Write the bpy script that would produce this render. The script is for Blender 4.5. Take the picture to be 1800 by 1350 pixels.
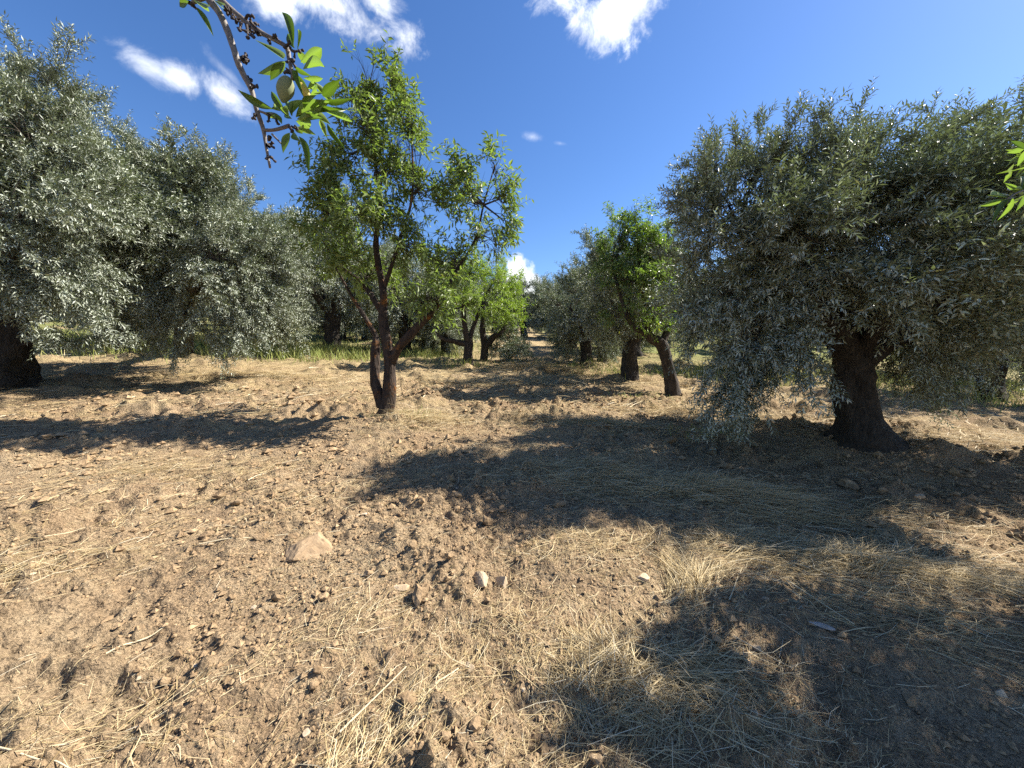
import bpy, math, random
import numpy as np
from mathutils import Vector, Matrix, Quaternion

for o in list(bpy.data.objects):
    bpy.data.objects.remove(o)
scene = bpy.context.scene
COL = scene.collection
R = math.radians

# ------------------------------------------------------------------ camera
EYE = 1.5
cam_d = bpy.data.cameras.new('camera'); cam = bpy.data.objects.new('camera', cam_d); COL.objects.link(cam)
cam.location = (0, 0, EYE); cam.rotation_euler = (R(90 - 3.0), 0, 0)
cam_d.sensor_width = 36; cam_d.lens = 36 * 678 / 1800
cam_d.clip_start = 0.05; cam_d.clip_end = 3000
scene.camera = cam

# ------------------------------------------------------------------ light
SUN_EL = R(44); SUN_AZ = math.atan2(0.96, 0.28)          # azimuth from +Y towards +X
sun_dir = Vector((math.sin(SUN_AZ) * math.cos(SUN_EL), math.cos(SUN_AZ) * math.cos(SUN_EL), math.sin(SUN_EL)))
sd = bpy.data.lights.new('sun', 'SUN'); sun = bpy.data.objects.new('sun', sd); COL.objects.link(sun)
sd.energy = 5.0; sd.angle = R(0.5); sd.color = (1.0, 0.945, 0.85)
sun.rotation_euler = sun_dir.to_track_quat('Z', 'Y').to_euler(); sun.location = (30, 10, 40)

world = bpy.data.worlds.new('World'); scene.world = world; world.use_nodes = True
def build_world():
    nt = world.node_tree; N = nt.nodes; Lk = nt.links
    N.clear()
    out = N.new('ShaderNodeOutputWorld'); bg = N.new('ShaderNodeBackground'); Lk.new(bg.outputs[0], out.inputs[0])
    sky = N.new('ShaderNodeTexSky'); sky.sky_type = 'NISHITA'; sky.sun_disc = False
    sky.sun_elevation = SUN_EL; sky.sun_rotation = SUN_AZ
    sky.altitude = 700; sky.air_density = 1.0; sky.dust_density = 0.4; sky.ozone_density = 3.0
    hsv = N.new('ShaderNodeHueSaturation'); hsv.inputs['Saturation'].default_value = 1.2; hsv.inputs['Hue'].default_value = .507; hsv.inputs['Value'].default_value = 1.08
    Lk.new(sky.outputs[0], hsv.inputs['Color'])
    tc = N.new('ShaderNodeTexCoord')
    d = tc.outputs['Generated']
    nz = N.new('ShaderNodeTexNoise'); nz.inputs['Scale'].default_value = 13; nz.inputs['Detail'].default_value = 9; nz.inputs['Roughness'].default_value = .66
    nz.inputs['Distortion'].default_value = .3
    Lk.new(d, nz.inputs['Vector'])
    amp = N.new('ShaderNodeMath'); amp.operation = 'MULTIPLY_ADD'; Lk.new(nz.outputs['Fac'], amp.inputs[0]); amp.inputs[1].default_value = 2.6; amp.inputs[2].default_value = -1.2
    total = None
    def v(op, a, b):
        n = N.new('ShaderNodeVectorMath'); n.operation = op
        for i, q in enumerate((a, b)):
            if isinstance(q, (tuple, list, Vector)): n.inputs[i].default_value = tuple(q)
            elif q is not None: Lk.new(q, n.inputs[i])
        return n
    for (c, ra, rb, roll, dens, soft) in CLOUDS:
        c = Vector(c).normalized(); r = c.cross(Vector((0, 0, 1))).normalized(); u = r.cross(c)
        a = R(roll); r2 = r * math.cos(a) + u * math.sin(a); u2 = u * math.cos(a) - r * math.sin(a)
        e = v('SUBTRACT', d, c)
        A = v('DOT_PRODUCT', e.outputs[0], r2 / ra); B = v('DOT_PRODUCT', e.outputs[0], u2 / rb); Cc = v('DOT_PRODUCT', e.outputs[0], c * 4)
        cb = N.new('ShaderNodeCombineXYZ'); Lk.new(A.outputs['Value'], cb.inputs[0]); Lk.new(B.outputs['Value'], cb.inputs[1]); Lk.new(Cc.outputs['Value'], cb.inputs[2])
        ln = v('LENGTH', cb.outputs[0], None)
        s = N.new('ShaderNodeMath'); s.operation = 'SUBTRACT'; Lk.new(amp.outputs[0], s.inputs[0]); Lk.new(ln.outputs['Value'], s.inputs[1])
        mr = N.new('ShaderNodeMapRange'); mr.interpolation_type = 'SMOOTHSTEP'; Lk.new(s.outputs[0], mr.inputs['Value'])
        mr.inputs['From Min'].default_value = -1.0; mr.inputs['From Max'].default_value = -1.0 + soft
        mr.inputs['To Min'].default_value = 0; mr.inputs['To Max'].default_value = dens
        if total is None: total = mr.outputs[0]
        else:
            m = N.new('ShaderNodeMath'); m.operation = 'MAXIMUM'; Lk.new(total, m.inputs[0]); Lk.new(mr.outputs[0], m.inputs[1]); total = m.outputs[0]
    n2 = N.new('ShaderNodeTexNoise'); n2.inputs['Scale'].default_value = 14; n2.inputs['Detail'].default_value = 5; Lk.new(d, n2.inputs['Vector'])
    cr = N.new('ShaderNodeMapRange'); Lk.new(n2.outputs['Fac'], cr.inputs['Value']); cr.inputs['From Min'].default_value = .3; cr.inputs['From Max'].default_value = .65
    cr.inputs['To Min'].default_value = 6.5; cr.inputs['To Max'].default_value = 9.5
    cc = v('SCALE', (.93, .96, 1.0), None); Lk.new(cr.outputs[0], cc.inputs['Scale'])
    mix = N.new('ShaderNodeMix'); mix.data_type = 'RGBA'
    Lk.new(total, mix.inputs['Factor']); Lk.new(hsv.outputs[0], mix.inputs[6]); Lk.new(cc.outputs[0], mix.inputs[7])
    Lk.new(mix.outputs[2], bg.inputs['Color']); bg.inputs['Strength'].default_value = 0.066
CLOUDS = [((-.332,.705,.632),.17,.045,-4,1,1.0), ((-.40,.68,.61),.08,.03,-10,.9,1.1), ((-.244,.724,.66),.06,.05,0,1,1.0), ((.204,.744,.65),.10,.055,6,1,.9), ((.19,.70,.69),.14,.06,0,1,.9),
          ((-.590,.650,.485),.05,.024,-4,.8,1.4), ((-.555,.677,.482),.055,.028,-8,.85,1.3), ((-.517,.706,.480),.055,.03,-14,.85,1.3), ((-.50,.70,.51),.05,.012,-35,.3,1.6),
          ((.043,.868,.495),.030,.010,-12,.6,2.2), ((.106,.870,.4815),.016,.005,-10,.25,2.0), ((.010,.977,.217),.040,.052,0,1,.6), ((.038,.977,.19),.036,.036,0,1,.6),
          ((-.8,-.4,.45),.2,.06,5,.9,1), ((.5,-.75,.4),.22,.08,-5,1,.9), ((-.3,-.7,.65),.2,.07,0,.9,1), ((-.95,.1,.3),.1,.05,0,.9,1), ((.75,-.3,.25),.16,.06,0,.9,1)]
build_world()
scene.view_settings.view_transform = 'Standard'; scene.view_settings.look = 'None'
scene.view_settings.exposure = 1.55; scene.view_settings.gamma = 1.0; scene.view_settings.use_curve_mapping = False
scene.render.engine = 'CYCLES'
cy = scene.cycles
cy.max_bounces = 6; cy.diffuse_bounces = 3; cy.glossy_bounces = 2; cy.transmission_bounces = 4; cy.transparent_max_bounces = 4
cy.caustics_reflective = False; cy.caustics_refractive = False
cy.use_denoising = False

# ------------------------------------------------------------------ measured positions (metres)
OLIVE_R_BLOBS = [(2.48,4.6,3.45,0.64,0.7,0.64),(2.9,4.7,3.92,0.42,0.5,0.42),(2.12,4.5,2.93,0.46,0.7,0.66),(2.14,4.4,2.01,0.42,0.7,0.65),(2.38,4.2,1.5,0.48,0.6,0.43),(2.7,4.2,2.11,0.56,0.6,0.56),(3.31,4.6,3.54,0.61,0.6,0.54),(4.99,4.7,3.79,0.55,0.6,0.49),(2.85,4.0,1.79,0.53,0.6,0.53),(2.39,4.2,1.12,0.37,0.4,0.17),(2.94,3.9,2.74,0.81,0.7,0.75),(3.83,4.6,3.74,0.64,0.8,0.51),(4.31,4.4,3.27,0.81,0.8,0.68),(3.87,3.8,2.44,0.9,0.7,0.62),(5.45,4.6,3.74,0.64,0.8,0.61),(5.41,4.2,2.95,0.99,0.9,0.99),(6.84,4.6,3.29,1.02,0.9,0.95),(5.59,4.6,2.03,0.81,0.8,0.61),(5.27,4.9,1.5,0.51,0.5,0.51),(4.62,4.2,1.8,0.46,0.5,0.4),(3.35,3.9,2.46,0.52,0.5,0.35),(6.93,4.6,2.1,1.02,0.9,0.88),(5.04,6,3.32,1.59,0.9,1.42),(6.96,6,3.32,1.77,0.9,1.42),(3.66,5.6,2.88,0.99,0.8,0.99)]
OLIVE_A_BLOBS = [(-7.17,6,5.33,0.75,0.8,0.58),(-6.66,6,5.62,0.37,0.5,0.4),(-7.04,5.6,4.77,0.99,0.9,0.91),(-6.38,5.9,4.7,0.57,0.7,0.83),(-6.38,5.2,3.52,1.07,0.9,0.92),(-6.08,5.9,3.87,0.63,0.7,0.91),(-6.59,5.2,2.63,0.84,0.8,0.54),(-6.16,5.6,2.64,0.7,0.7,0.58),(-8.53,6,4.42,1.33,1,1.5),(-9.12,6.4,5.5,1.13,1,0.94),(-8.81,6,2.98,1.15,0.9,0.97),(-7.35,6.3,2.0,0.42,0.4,0.33),(-9.26,7.5,5.15,1.66,1,1.66),(-11.14,7.6,4.99,1.68,1,1.68)]
OLIVE_B_BLOBS = [(-6.86,6.9,4.66,0.43,0.6,0.76),(-6.95,6.8,3.56,0.5,0.6,0.8),(-4.54,7.9,3.44,0.44,0.6,0.82),(-4.57,8.2,4.34,0.27,0.4,0.54),(-4.87,7.4,2.52,0.6,0.5,0.6),(-7.16,7.6,4.83,0.65,0.7,0.73),(-7.28,7.6,5.36,0.29,0.4,0.39),(-6.18,7.6,4.83,0.81,0.7,0.73),(-5.76,7.6,5.14,0.4,0.4,0.39),(-6.36,7.2,3.79,1.06,0.8,1.06),(-5.44,7.6,4.24,0.73,0.7,0.73),(-5.03,7.8,3.92,0.58,0.7,0.81),(-5.19,7.0,3.27,1.08,0.8,0.88),(-6.39,7.0,2.62,0.98,0.7,0.77),(-4.65,7.6,3.1,0.67,0.6,0.95),(-5.13,7,2.16,0.88,0.5,0.43),(-7.17,7.2,2.28,0.53,0.5,0.53),(-6.14,7.1,2.07,0.73,0.5,0.37),(-4.68,8,2.43,0.47,0.5,0.65),(-7.17,9,4.36,2.12,1,1.73)]
ALMOND_BLOBS = [(-1.99,5.5,5.13,0.16,0.25,0.41),(-1.62,5.5,5.18,0.15,0.22,0.37),(-2.03,5.4,4.69,0.33,0.4,0.36),(-1.39,5.4,4.69,0.32,0.4,0.36),(-2.36,5.4,4.24,0.33,0.45,0.33),(-1.71,5.3,4.23,0.59,0.6,0.51),(-2.46,5.5,3.79,0.45,0.6,0.45),(-1.8,5.2,3.48,0.65,0.6,0.42),(-1.24,5.4,3.9,0.44,0.5,0.52),(-2.75,5.6,3.4,0.29,0.5,0.33),(-2.35,5.5,3.01,0.49,0.5,0.37),(-1.38,5.3,3.07,0.43,0.5,0.43),(-1.08,5.1,2.42,0.45,0.45,0.3),(-2.06,5.9,2.87,0.52,0.4,0.35)]
ALMOND_BLOBS_R = [(-0.75,5.5,4.1,0.2,0.3,0.34),(-0.27,5.6,4.15,0.2,0.28,0.31),(-0.63,5.5,3.79,0.45,0.45,0.41),(-0.08,5.6,3.87,0.33,0.35,0.29),(-0.44,5.5,3.29,0.41,0.4,0.37),(-0.79,5.4,2.91,0.44,0.45,0.36),(-0.04,5.6,3.48,0.21,0.25,0.25)]
ALMOND_LIMBS = [[(-1.881,5.46,0.67,0.12),(-1.763,5.46,0.93,0.092),(-1.73,5.46,1.472,0.076),(-1.764,5.46,1.816,0.068),(-1.814,5.46,2.134,0.06),(-1.808,5.46,2.498,0.048),(-1.906,5.5,3.16,0.036),(-1.838,5.5,3.791,0.024),(-1.927,5.5,4.559,0.016),(-1.956,5.5,5.09,0.008)],[(-1.851,5.48,0.888,0.08),(-1.964,5.52,1.276,0.068),(-1.958,5.55,1.724,0.06),(-1.965,5.58,1.904,0.04),(-2.083,5.6,2.11,0.028),(-2.325,5.65,2.484,0.0224),(-2.524,5.6,2.878,0.012)],[(-1.721,5.46,1.496,0.064),(-1.581,5.38,1.717,0.0624),(-1.421,5.32,1.862,0.0576),(-1.207,5.25,2.072,0.048),(-1.034,5.2,2.225,0.036),(-0.778,5.35,2.74,0.02),(-0.51,5.5,3.246,0.018),(-0.4,5.55,3.733,0.012),(-0.241,5.6,4.303,0.0064)],[(-1.832,5.47,2.231,0.04),(-2.042,5.6,2.515,0.036),(-2.233,5.7,2.722,0.032),(-2.565,5.75,2.972,0.02),(-2.829,5.75,3.407,0.0096)],[(-1.823,5.48,2.494,0.032),(-1.551,5.35,3.122,0.024),(-1.348,5.35,3.803,0.016),(-1.37,5.4,4.802,0.008)]]
ALMOND4_BLOBS = [(2.59,8.2,4.24,0.34,0.35,0.34),(2.97,8.2,3.96,0.44,0.5,0.51),(2.28,8.2,3.87,0.46,0.5,0.54),(2.56,8,3.24,0.65,0.6,0.53),(2.0,8.2,3.52,0.34,0.3,0.27),(3.1,8.2,3.28,0.42,0.5,0.67),(2.37,7.9,2.59,0.58,0.5,0.35),(2.99,8,2.43,0.35,0.4,0.29),(2.2,8.2,4.16,0.15,0.2,0.19)]
ALMOND4_LIMBS = [[(3.434,8.2,0.766,0.16),(3.39,8.2,1.131,0.13),(3.309,8.2,1.494,0.12),(3.156,8.2,1.915,0.11),(2.87,8.15,2.091,0.09),(2.818,8.1,2.676,0.07),(2.666,8.15,3.505,0.045),(2.583,8.2,4.452,0.02)],[(3.156,8.2,1.891,0.08),(3.337,8.25,2.278,0.07),(3.426,8.25,2.638,0.05),(3.095,8.2,3.752,0.02)],[(2.973,8.17,2.068,0.06),(2.461,8,2.313,0.045),(2.184,8.1,3.144,0.03),(2.085,8.2,3.635,0.015)]]
ALMOND2_LIMBS = [[(-1.318,11.61,1.354,0.17),(-1.332,11.61,1.832,0.14),(-1.296,11.61,2.138,0.12),(-1.395,11.6,2.51,0.09),(-1.429,11.5,3.17,0.06),(-1.34,11.5,3.999,0.03)],[(-1.313,11.61,2.07,0.09),(-1.689,11.5,2.166,0.075),(-2.075,11.4,2.26,0.055),(-2.256,11.4,2.576,0.03)],[(-1.296,11.61,2.104,0.08),(-1.166,11.7,2.604,0.07),(-0.862,11.8,3.384,0.05),(-0.52,11.9,4.086,0.02)]]
ALMOND2_BLOBS = [(-1.66,11.4,3.98,0.76,0.8,0.67),(-1.01,11.6,4.19,0.86,0.8,0.68),(-0.34,11.8,3.9,0.7,0.8,0.7),(-1.15,11.2,3.29,0.91,0.8,0.58),(-1.83,11.4,3.07,0.59,0.6,0.59),(-0.51,11.6,3.02,0.68,0.7,0.6),(-0.09,11.8,3.13,0.44,0.5,0.7)]
ALMOND3_LIMBS = [[(-0.965,13.1,1.49,0.14),(-0.924,13.1,2.067,0.12),(-0.999,13.1,2.641,0.1),(-0.957,13.1,3.402,0.05)],[(-0.924,13.1,2.028,0.12),(-0.615,13.1,2.411,0.1),(-0.384,13.1,2.545,0.085),(-0.134,13.1,3.022,0.04)]]
ALMOND3_BLOBS = [(-0.1,13.1,3.78,0.62,0.8,0.68),(-0.48,13.1,3.4,0.68,0.8,0.68),(-0.97,13.3,3.62,0.78,0.8,0.78),(0.1,13,3.01,0.38,0.6,0.67),(0.23,13.1,3.5,0.35,0.5,0.58),(-0.39,13.3,4.2,0.59,0.6,0.49)]
BRANCHES = [[(-0.518,0.68,2.132,0.0062),(-0.493,0.66,2.092,0.0058),(-0.479,0.66,2.074,0.0054),(-0.465,0.655,2.048,0.005),(-0.449,0.65,2.007,0.0046),(-0.443,0.65,1.987,0.005),(-0.437,0.655,1.969,0.0042),(-0.429,0.66,1.949,0.004),(-0.425,0.665,1.922,0.0036),(-0.418,0.67,1.894,0.0032),(-0.416,0.672,1.869,0.0026),(-0.412,0.675,1.833,0.0018)],[(-0.512,0.68,2.132,0.006),(-0.488,0.68,2.11,0.0048),(-0.458,0.68,2.083,0.0042),(-0.423,0.675,2.055,0.0038),(-0.393,0.67,2.037,0.0034),(-0.373,0.665,2.022,0.0036),(-0.365,0.66,1.997,0.0034),(-0.36,0.66,1.967,0.003)],[(-0.418,0.67,1.892,0.0028),(-0.397,0.67,1.893,0.0026),(-0.371,0.665,1.897,0.0028)],[(-0.404,0.67,1.886,0.0016),(-0.394,0.67,1.876,0.0014),(-0.388,0.672,1.869,0.001)],[(-0.421,0.665,1.92,0.0018),(-0.404,0.665,1.915,0.0018),(-0.396,0.665,1.916,0.0014)],[(-0.494,0.66,2.099,0.004),(-0.527,0.67,2.097,0.003),(-0.53,0.67,2.091,0.002)],[(-0.524,0.71,2.17,0.0085),(-0.518,0.68,2.132,0.0062)],[(-0.524,0.71,2.17,0.0085),(-0.512,0.68,2.132,0.006)]]
SPURS = [(-0.468,0.66,2.075,-0.452,0.649,2.064),(-0.46,0.66,2.07,-0.445,0.644,2.05),(-0.445,0.66,2.062,-0.448,0.656,2.053),(-0.442,0.66,2.056,-0.436,0.646,2.033),(-0.434,0.66,2.054,-0.421,0.643,2.019),(-0.435,0.66,2.062,-0.42,0.656,2.064),(-0.428,0.66,2.059,-0.429,0.677,2.069),(-0.434,0.66,2.052,-0.429,0.672,2.05),(-0.416,0.66,2.041,-0.42,0.671,2.047),(-0.391,0.66,2.033,-0.382,0.649,2.027),(-0.397,0.66,2.031,-0.399,0.661,2.028),(-0.373,0.66,2.017,-0.359,0.651,2.019),(-0.363,0.66,2.015,-0.341,0.647,2.001),(-0.367,0.66,1.999,-0.35,0.644,1.985),(-0.367,0.66,1.981,-0.365,0.649,1.971),(-0.447,0.66,1.999,-0.447,0.677,2.02),(-0.446,0.66,1.999,-0.445,0.673,2.003),(-0.441,0.66,1.999,-0.441,0.672,2.007),(-0.432,0.66,1.959,-0.437,0.672,1.975),(-0.429,0.66,1.955,-0.412,0.648,1.948),(-0.425,0.66,1.913,-0.421,0.652,1.9),(-0.403,0.66,1.913,-0.405,0.665,1.904),(-0.4,0.66,1.876,-0.408,0.669,1.877),(-0.407,0.66,1.862,-0.408,0.674,1.871),(-0.403,0.66,1.86,-0.409,0.675,1.871),(-0.406,0.66,1.844,-0.39,0.643,1.834),(-0.389,0.66,1.905,-0.389,0.664,1.898),(-0.521,0.66,2.088,-0.523,0.667,2.086),(-0.525,0.66,2.088,-0.536,0.66,2.09),(-0.37,0.66,1.892,-0.357,0.647,1.877),(-0.364,0.66,1.892,-0.355,0.659,1.888)]
BRANCH_LEAVES = [(-0.352,0.648,2.009,-0.377,0.666,2.093,0.013,0),(-0.362,0.671,2.025,-0.382,0.685,2.06,0.0108,1),(-0.349,0.654,2.008,-0.357,0.677,2.064,0.0039,0),(-0.377,0.662,2.002,-0.428,0.691,2.049,0.0097,1),(-0.378,0.67,2.003,-0.422,0.681,1.99,0.0173,1),(-0.372,0.657,1.991,-0.399,0.662,1.969,0.0141,0),(-0.346,0.658,1.993,-0.293,0.632,1.995,0.0184,1),(-0.345,0.654,2.008,-0.347,0.67,2.0,0.013,1),(-0.336,0.646,1.973,-0.274,0.601,1.954,0.0162,2),(-0.345,0.664,1.972,-0.304,0.652,1.962,0.0091,1),(-0.358,0.661,1.988,-0.335,0.66,1.973,0.0087,0),(-0.324,0.655,1.96,-0.303,0.685,1.943,0.0104,1),(-0.308,0.651,1.935,-0.275,0.636,1.948,0.0162,0),(-0.309,0.651,1.929,-0.261,0.651,1.929,0.0097,0),(-0.391,0.653,1.916,-0.434,0.636,1.932,0.013,0),(-0.418,0.667,1.919,-0.38,0.662,1.907,0.0097,1),(-0.371,0.662,1.908,-0.417,0.692,1.971,0.0108,1),(-0.362,0.648,1.901,-0.35,0.605,1.895,0.0108,1),(-0.361,0.652,1.906,-0.347,0.662,1.936,0.0151,1),(-0.359,0.663,1.909,-0.309,0.649,1.931,0.0173,1),(-0.353,0.655,1.901,-0.308,0.627,1.894,0.013,1),(-0.309,0.659,1.916,-0.242,0.626,1.88,0.0108,1),(-0.312,0.666,1.922,-0.292,0.7,1.944,0.0087,0),(-0.328,0.674,1.921,-0.326,0.704,1.927,0.0119,1),(-0.312,0.674,1.905,-0.277,0.654,1.855,0.0091,0),(-0.315,0.654,1.899,-0.317,0.68,1.888,0.0087,1),(-0.362,0.668,1.906,-0.34,0.67,1.896,0.0108,1),(-0.363,0.673,1.898,-0.346,0.695,1.902,0.0108,1),(-0.374,0.67,1.888,-0.385,0.665,1.857,0.013,0),(-0.359,0.651,1.875,-0.342,0.638,1.858,0.0108,1),(-0.348,0.649,1.87,-0.32,0.63,1.813,0.0112,1),(-0.528,0.674,2.094,-0.501,0.676,2.057,0.0097,1),(-0.507,0.645,2.078,-0.447,0.599,2.025,0.0087,1),(-0.519,0.65,2.081,-0.542,0.66,2.082,0.0108,0),(-0.483,0.656,2.088,-0.452,0.637,2.06,0.0076,1),(-0.357,0.648,1.901,-0.374,0.67,1.943,0.013,1),(-0.344,0.658,1.911,-0.301,0.635,1.907,0.013,1),(-0.33,0.647,1.9,-0.292,0.602,1.871,0.0119,0),(-0.385,0.65,1.906,-0.376,0.652,1.894,0.0097,0),(-0.328,0.649,1.934,-0.291,0.607,1.916,0.013,1),(-0.337,0.66,1.953,-0.314,0.642,1.952,0.0108,2),(-0.366,0.675,1.984,-0.339,0.663,1.957,0.0087,0),(-0.356,0.661,1.909,-0.344,0.681,1.942,0.013,1),(-0.362,0.657,1.903,-0.397,0.689,1.939,0.0108,0),(-0.351,0.659,1.9,-0.321,0.641,1.885,0.0119,1),(-0.341,0.657,1.919,-0.309,0.622,1.916,0.013,0),(-0.331,0.658,1.919,-0.292,0.638,1.918,0.0119,1),(-0.366,0.672,1.903,-0.372,0.707,1.907,0.0097,0),(-0.353,0.66,1.981,-0.334,0.627,1.932,0.0097,1),(-0.32,0.653,1.912,-0.278,0.627,1.9,0.0097,0),(-0.377,0.651,1.911,-0.375,0.624,1.903,0.0087,1)]
ALMOND_FRUIT = (-0.367,0.648,1.943,-0.363,0.66,1.965)
ALMOND_HULL = (-0.349,0.66,1.962,-0.331,0.66,1.931)
EDGE_TWIG = [[(2.227,1.42,2.131,0.006),(1.945,1.38,2.123,0.004),(1.749,1.35,2.091,0.003),(1.667,1.33,2.054,0.002)],[(2.227,1.42,2.131,0.006),(1.964,1.4,2.255,0.004),(1.803,1.4,2.255,0.002)]]
EDGE_LEAVES = [(1.692,1.35,2.062,1.644,1.387,2.054,0.0179,1),(1.696,1.35,2.066,1.58,1.314,2.066,0.0159,1),(1.702,1.35,2.062,1.593,1.305,1.988,0.0179,1),(1.711,1.35,2.066,1.734,1.393,2.015,0.0159,1),(1.73,1.35,2.081,1.693,1.357,2.118,0.0179,1),(1.739,1.35,2.085,1.807,1.399,2.181,0.0179,1),(1.749,1.35,2.091,1.697,1.34,2.096,0.0159,1),(1.739,1.35,2.228,1.736,1.39,2.238,0.0179,1),(1.743,1.35,2.228,1.714,1.365,2.263,0.0179,1),(1.749,1.35,2.228,1.76,1.379,2.19,0.0159,1),(1.767,1.35,2.1,1.765,1.374,2.034,0.0179,1),(1.806,1.35,2.1,1.79,1.349,2.175,0.0199,1),(1.806,1.35,2.1,1.728,1.309,2.018,0.0199,1)]
rs = np.random.RandomState

# ------------------------------------------------------------------ helpers
def nrm(a): return a / np.maximum(np.linalg.norm(a, axis=-1, keepdims=True), 1e-9)

def mesh(name, verts, faces, mat, smooth=False, tint=None):
    """faces: (n,3) or (n,4) int array"""
    me = bpy.data.meshes.new(name)
    verts = np.ascontiguousarray(verts, dtype=np.float32); faces = np.ascontiguousarray(faces, dtype=np.int32)
    k = faces.shape[1]; n = len(faces)
    me.vertices.add(len(verts)); me.vertices.foreach_set('co', verts.ravel())
    me.loops.add(n * k); me.loops.foreach_set('vertex_index', faces.ravel())
    me.polygons.add(n); me.polygons.foreach_set('loop_start', np.arange(0, n * k, k, dtype=np.int32))
    try: me.polygons.foreach_set('loop_total', np.full(n, k, dtype=np.int32))
    except Exception: pass
    me.polygons.foreach_set('use_smooth', np.full(n, bool(smooth)))
    if tint is not None:
        at = me.attributes.new('tint', 'FLOAT', 'POINT'); at.data.foreach_set('value', np.ascontiguousarray(tint, dtype=np.float32))
    me.materials.append(mat); me.update(calc_edges=True)
    return me

def obj(name, me, parent=None):
    o = bpy.data.objects.new(name, me); COL.objects.link(o)
    if parent is not None: o.parent = parent
    return o
def tag(o, label=None, cat=None, group=None, kind=None):
    for k, q in (('label', label), ('category', cat), ('group', group), ('kind', kind)):
        if q: o[k] = q
    return o
def thing(name, label, cat, loc=(0, 0, 0), group=None):
    o = bpy.data.objects.new(name, None); COL.objects.link(o); o.location = loc; o.empty_display_size = .2
    return tag(o, label, cat, group)
def copy_tree(o, parent=None):
    c = o.copy(); COL.objects.link(c); c.parent = parent
    for ch in o.children: copy_tree(ch, c)
    return c

# numpy gradient noise
_pr = rs(7); _P = _pr.permutation(512); _ga = _pr.uniform(0, 2 * np.pi, 512); _GX, _GY = np.cos(_ga), np.sin(_ga)
def gn(x, y):
    xi = np.floor(x).astype(np.int64); yi = np.floor(y).astype(np.int64); xf = x - xi; yf = y - yi
    def g(i, j, fx, fy):
        h = _P[(_P[i & 511] + j) & 511]; return _GX[h] * fx + _GY[h] * fy
    u = xf * xf * xf * (xf * (xf * 6 - 15) + 10); w = yf * yf * yf * (yf * (yf * 6 - 15) + 10)
    a = g(xi, yi, xf, yf); b = g(xi + 1, yi, xf - 1, yf); c = g(xi, yi + 1, xf, yf - 1); d = g(xi + 1, yi + 1, xf - 1, yf - 1)
    return ((a + (b - a) * u) * (1 - w) + (c + (d - c) * u) * w) * 1.5

# ------------------------------------------------------------------ terrain
MOUNDS = [(4.98, 4.40, .16, .38, .25), (5.75, 4.25, .12, .35, .3), (4.35, 4.74, .10, .8, .7), (-1.85, 5.46, .06, .7, .6), (-8.2, 6.3, .12, 1.1, 1.0), (2.94, 9.7, .12, .9, .8),
          (2.34, 12.2, .12, .9, .8), (1.7, 3.3, .07, .9, .35), (.5, 2.35, .05, .5, .25), (.42, 1.52, .05, .35, .25), (2.2, 2.25, .04, .7, .25), (1.15, 1.95, .05, .4, .2), (1.9, 1.75, .05, .4, .2),
          (.5, 10.9, .12, 1.3, .3), (-.3, 9.6, .08, 1.0, .25), (1.6, 8.6, .1, 1.2, .25), (-5.5, 8.2, .08, 1.3, .3), (-4.6, 5.9, .08, .8, .3), (.9, 5.0, .06, .8, .25), (.2, 4.3, .06, .6, .2)]
def smooth01(t): t = np.clip(t, 0, 1); return t * t * (3 - 2 * t)
def base_h(x, y):
    yy = np.maximum(y, -30)
    z = .117 * np.minimum(yy, 60) - .035 * np.clip(x, -45, 45)
    far = np.maximum(y - 60, 0); z = z + .117 * np.minimum(far, 190) + 13 * smooth01((y - 90) / 150)
    return z
def H(x, y, fine=True):
    x = np.asarray(x, dtype=np.float64); y = np.asarray(y, dtype=np.float64)
    r = np.hypot(x, y)
    z = base_h(x, y)
    z = z + .05 * gn(x / 2.6 + 3.1, y / 2.6) * smooth01(r / 1.5)
    for (mx, my, h, a, b) in MOUNDS:
        z = z + h * np.exp(-(((x - mx) / a) ** 2 + ((y - my) / b) ** 2))
    f1 = 1 - smooth01((r - 30) / 25); f2 = 1 - smooth01((r - 14) / 14); f3 = 1 - smooth01((r - 6) / 6); f4 = 1 - smooth01((r - 3) / 3)
    rough = (.3 + 1.0 * smooth01(gn(x / 1.3 + 9, y / 1.3 + 4) + .5)) * (1 + .8 * smooth01((y - 3.5) / 3))
    z = z + f2 * .022 * np.sin((x * .62 - y * .35) * 9 + 1.6 * gn(x / .8, y / .8)) * smooth01(gn(x / 2.5 + 20, y / 2.5) + .45)
    z = z + f1 * rough * (.070 * gn(x / .95, y / .75 + 7))
    z = z + f2 * rough * (.048 * gn(x / .38 + 5, y / .33) + .040 * np.abs(gn(x / .23 + 8, y / .21)))
    q = gn(x / .105 + 1, y / .1 + 2)
    z = z + f3 * rough * (.020 * q + .034 * np.maximum(q - .15, 0))
    q = gn(x / .047 + 11, y / .045 + 2)
    z = z + f4 * rough * (.012 * q + .022 * np.maximum(q - .1, 0))
    return z

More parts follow.
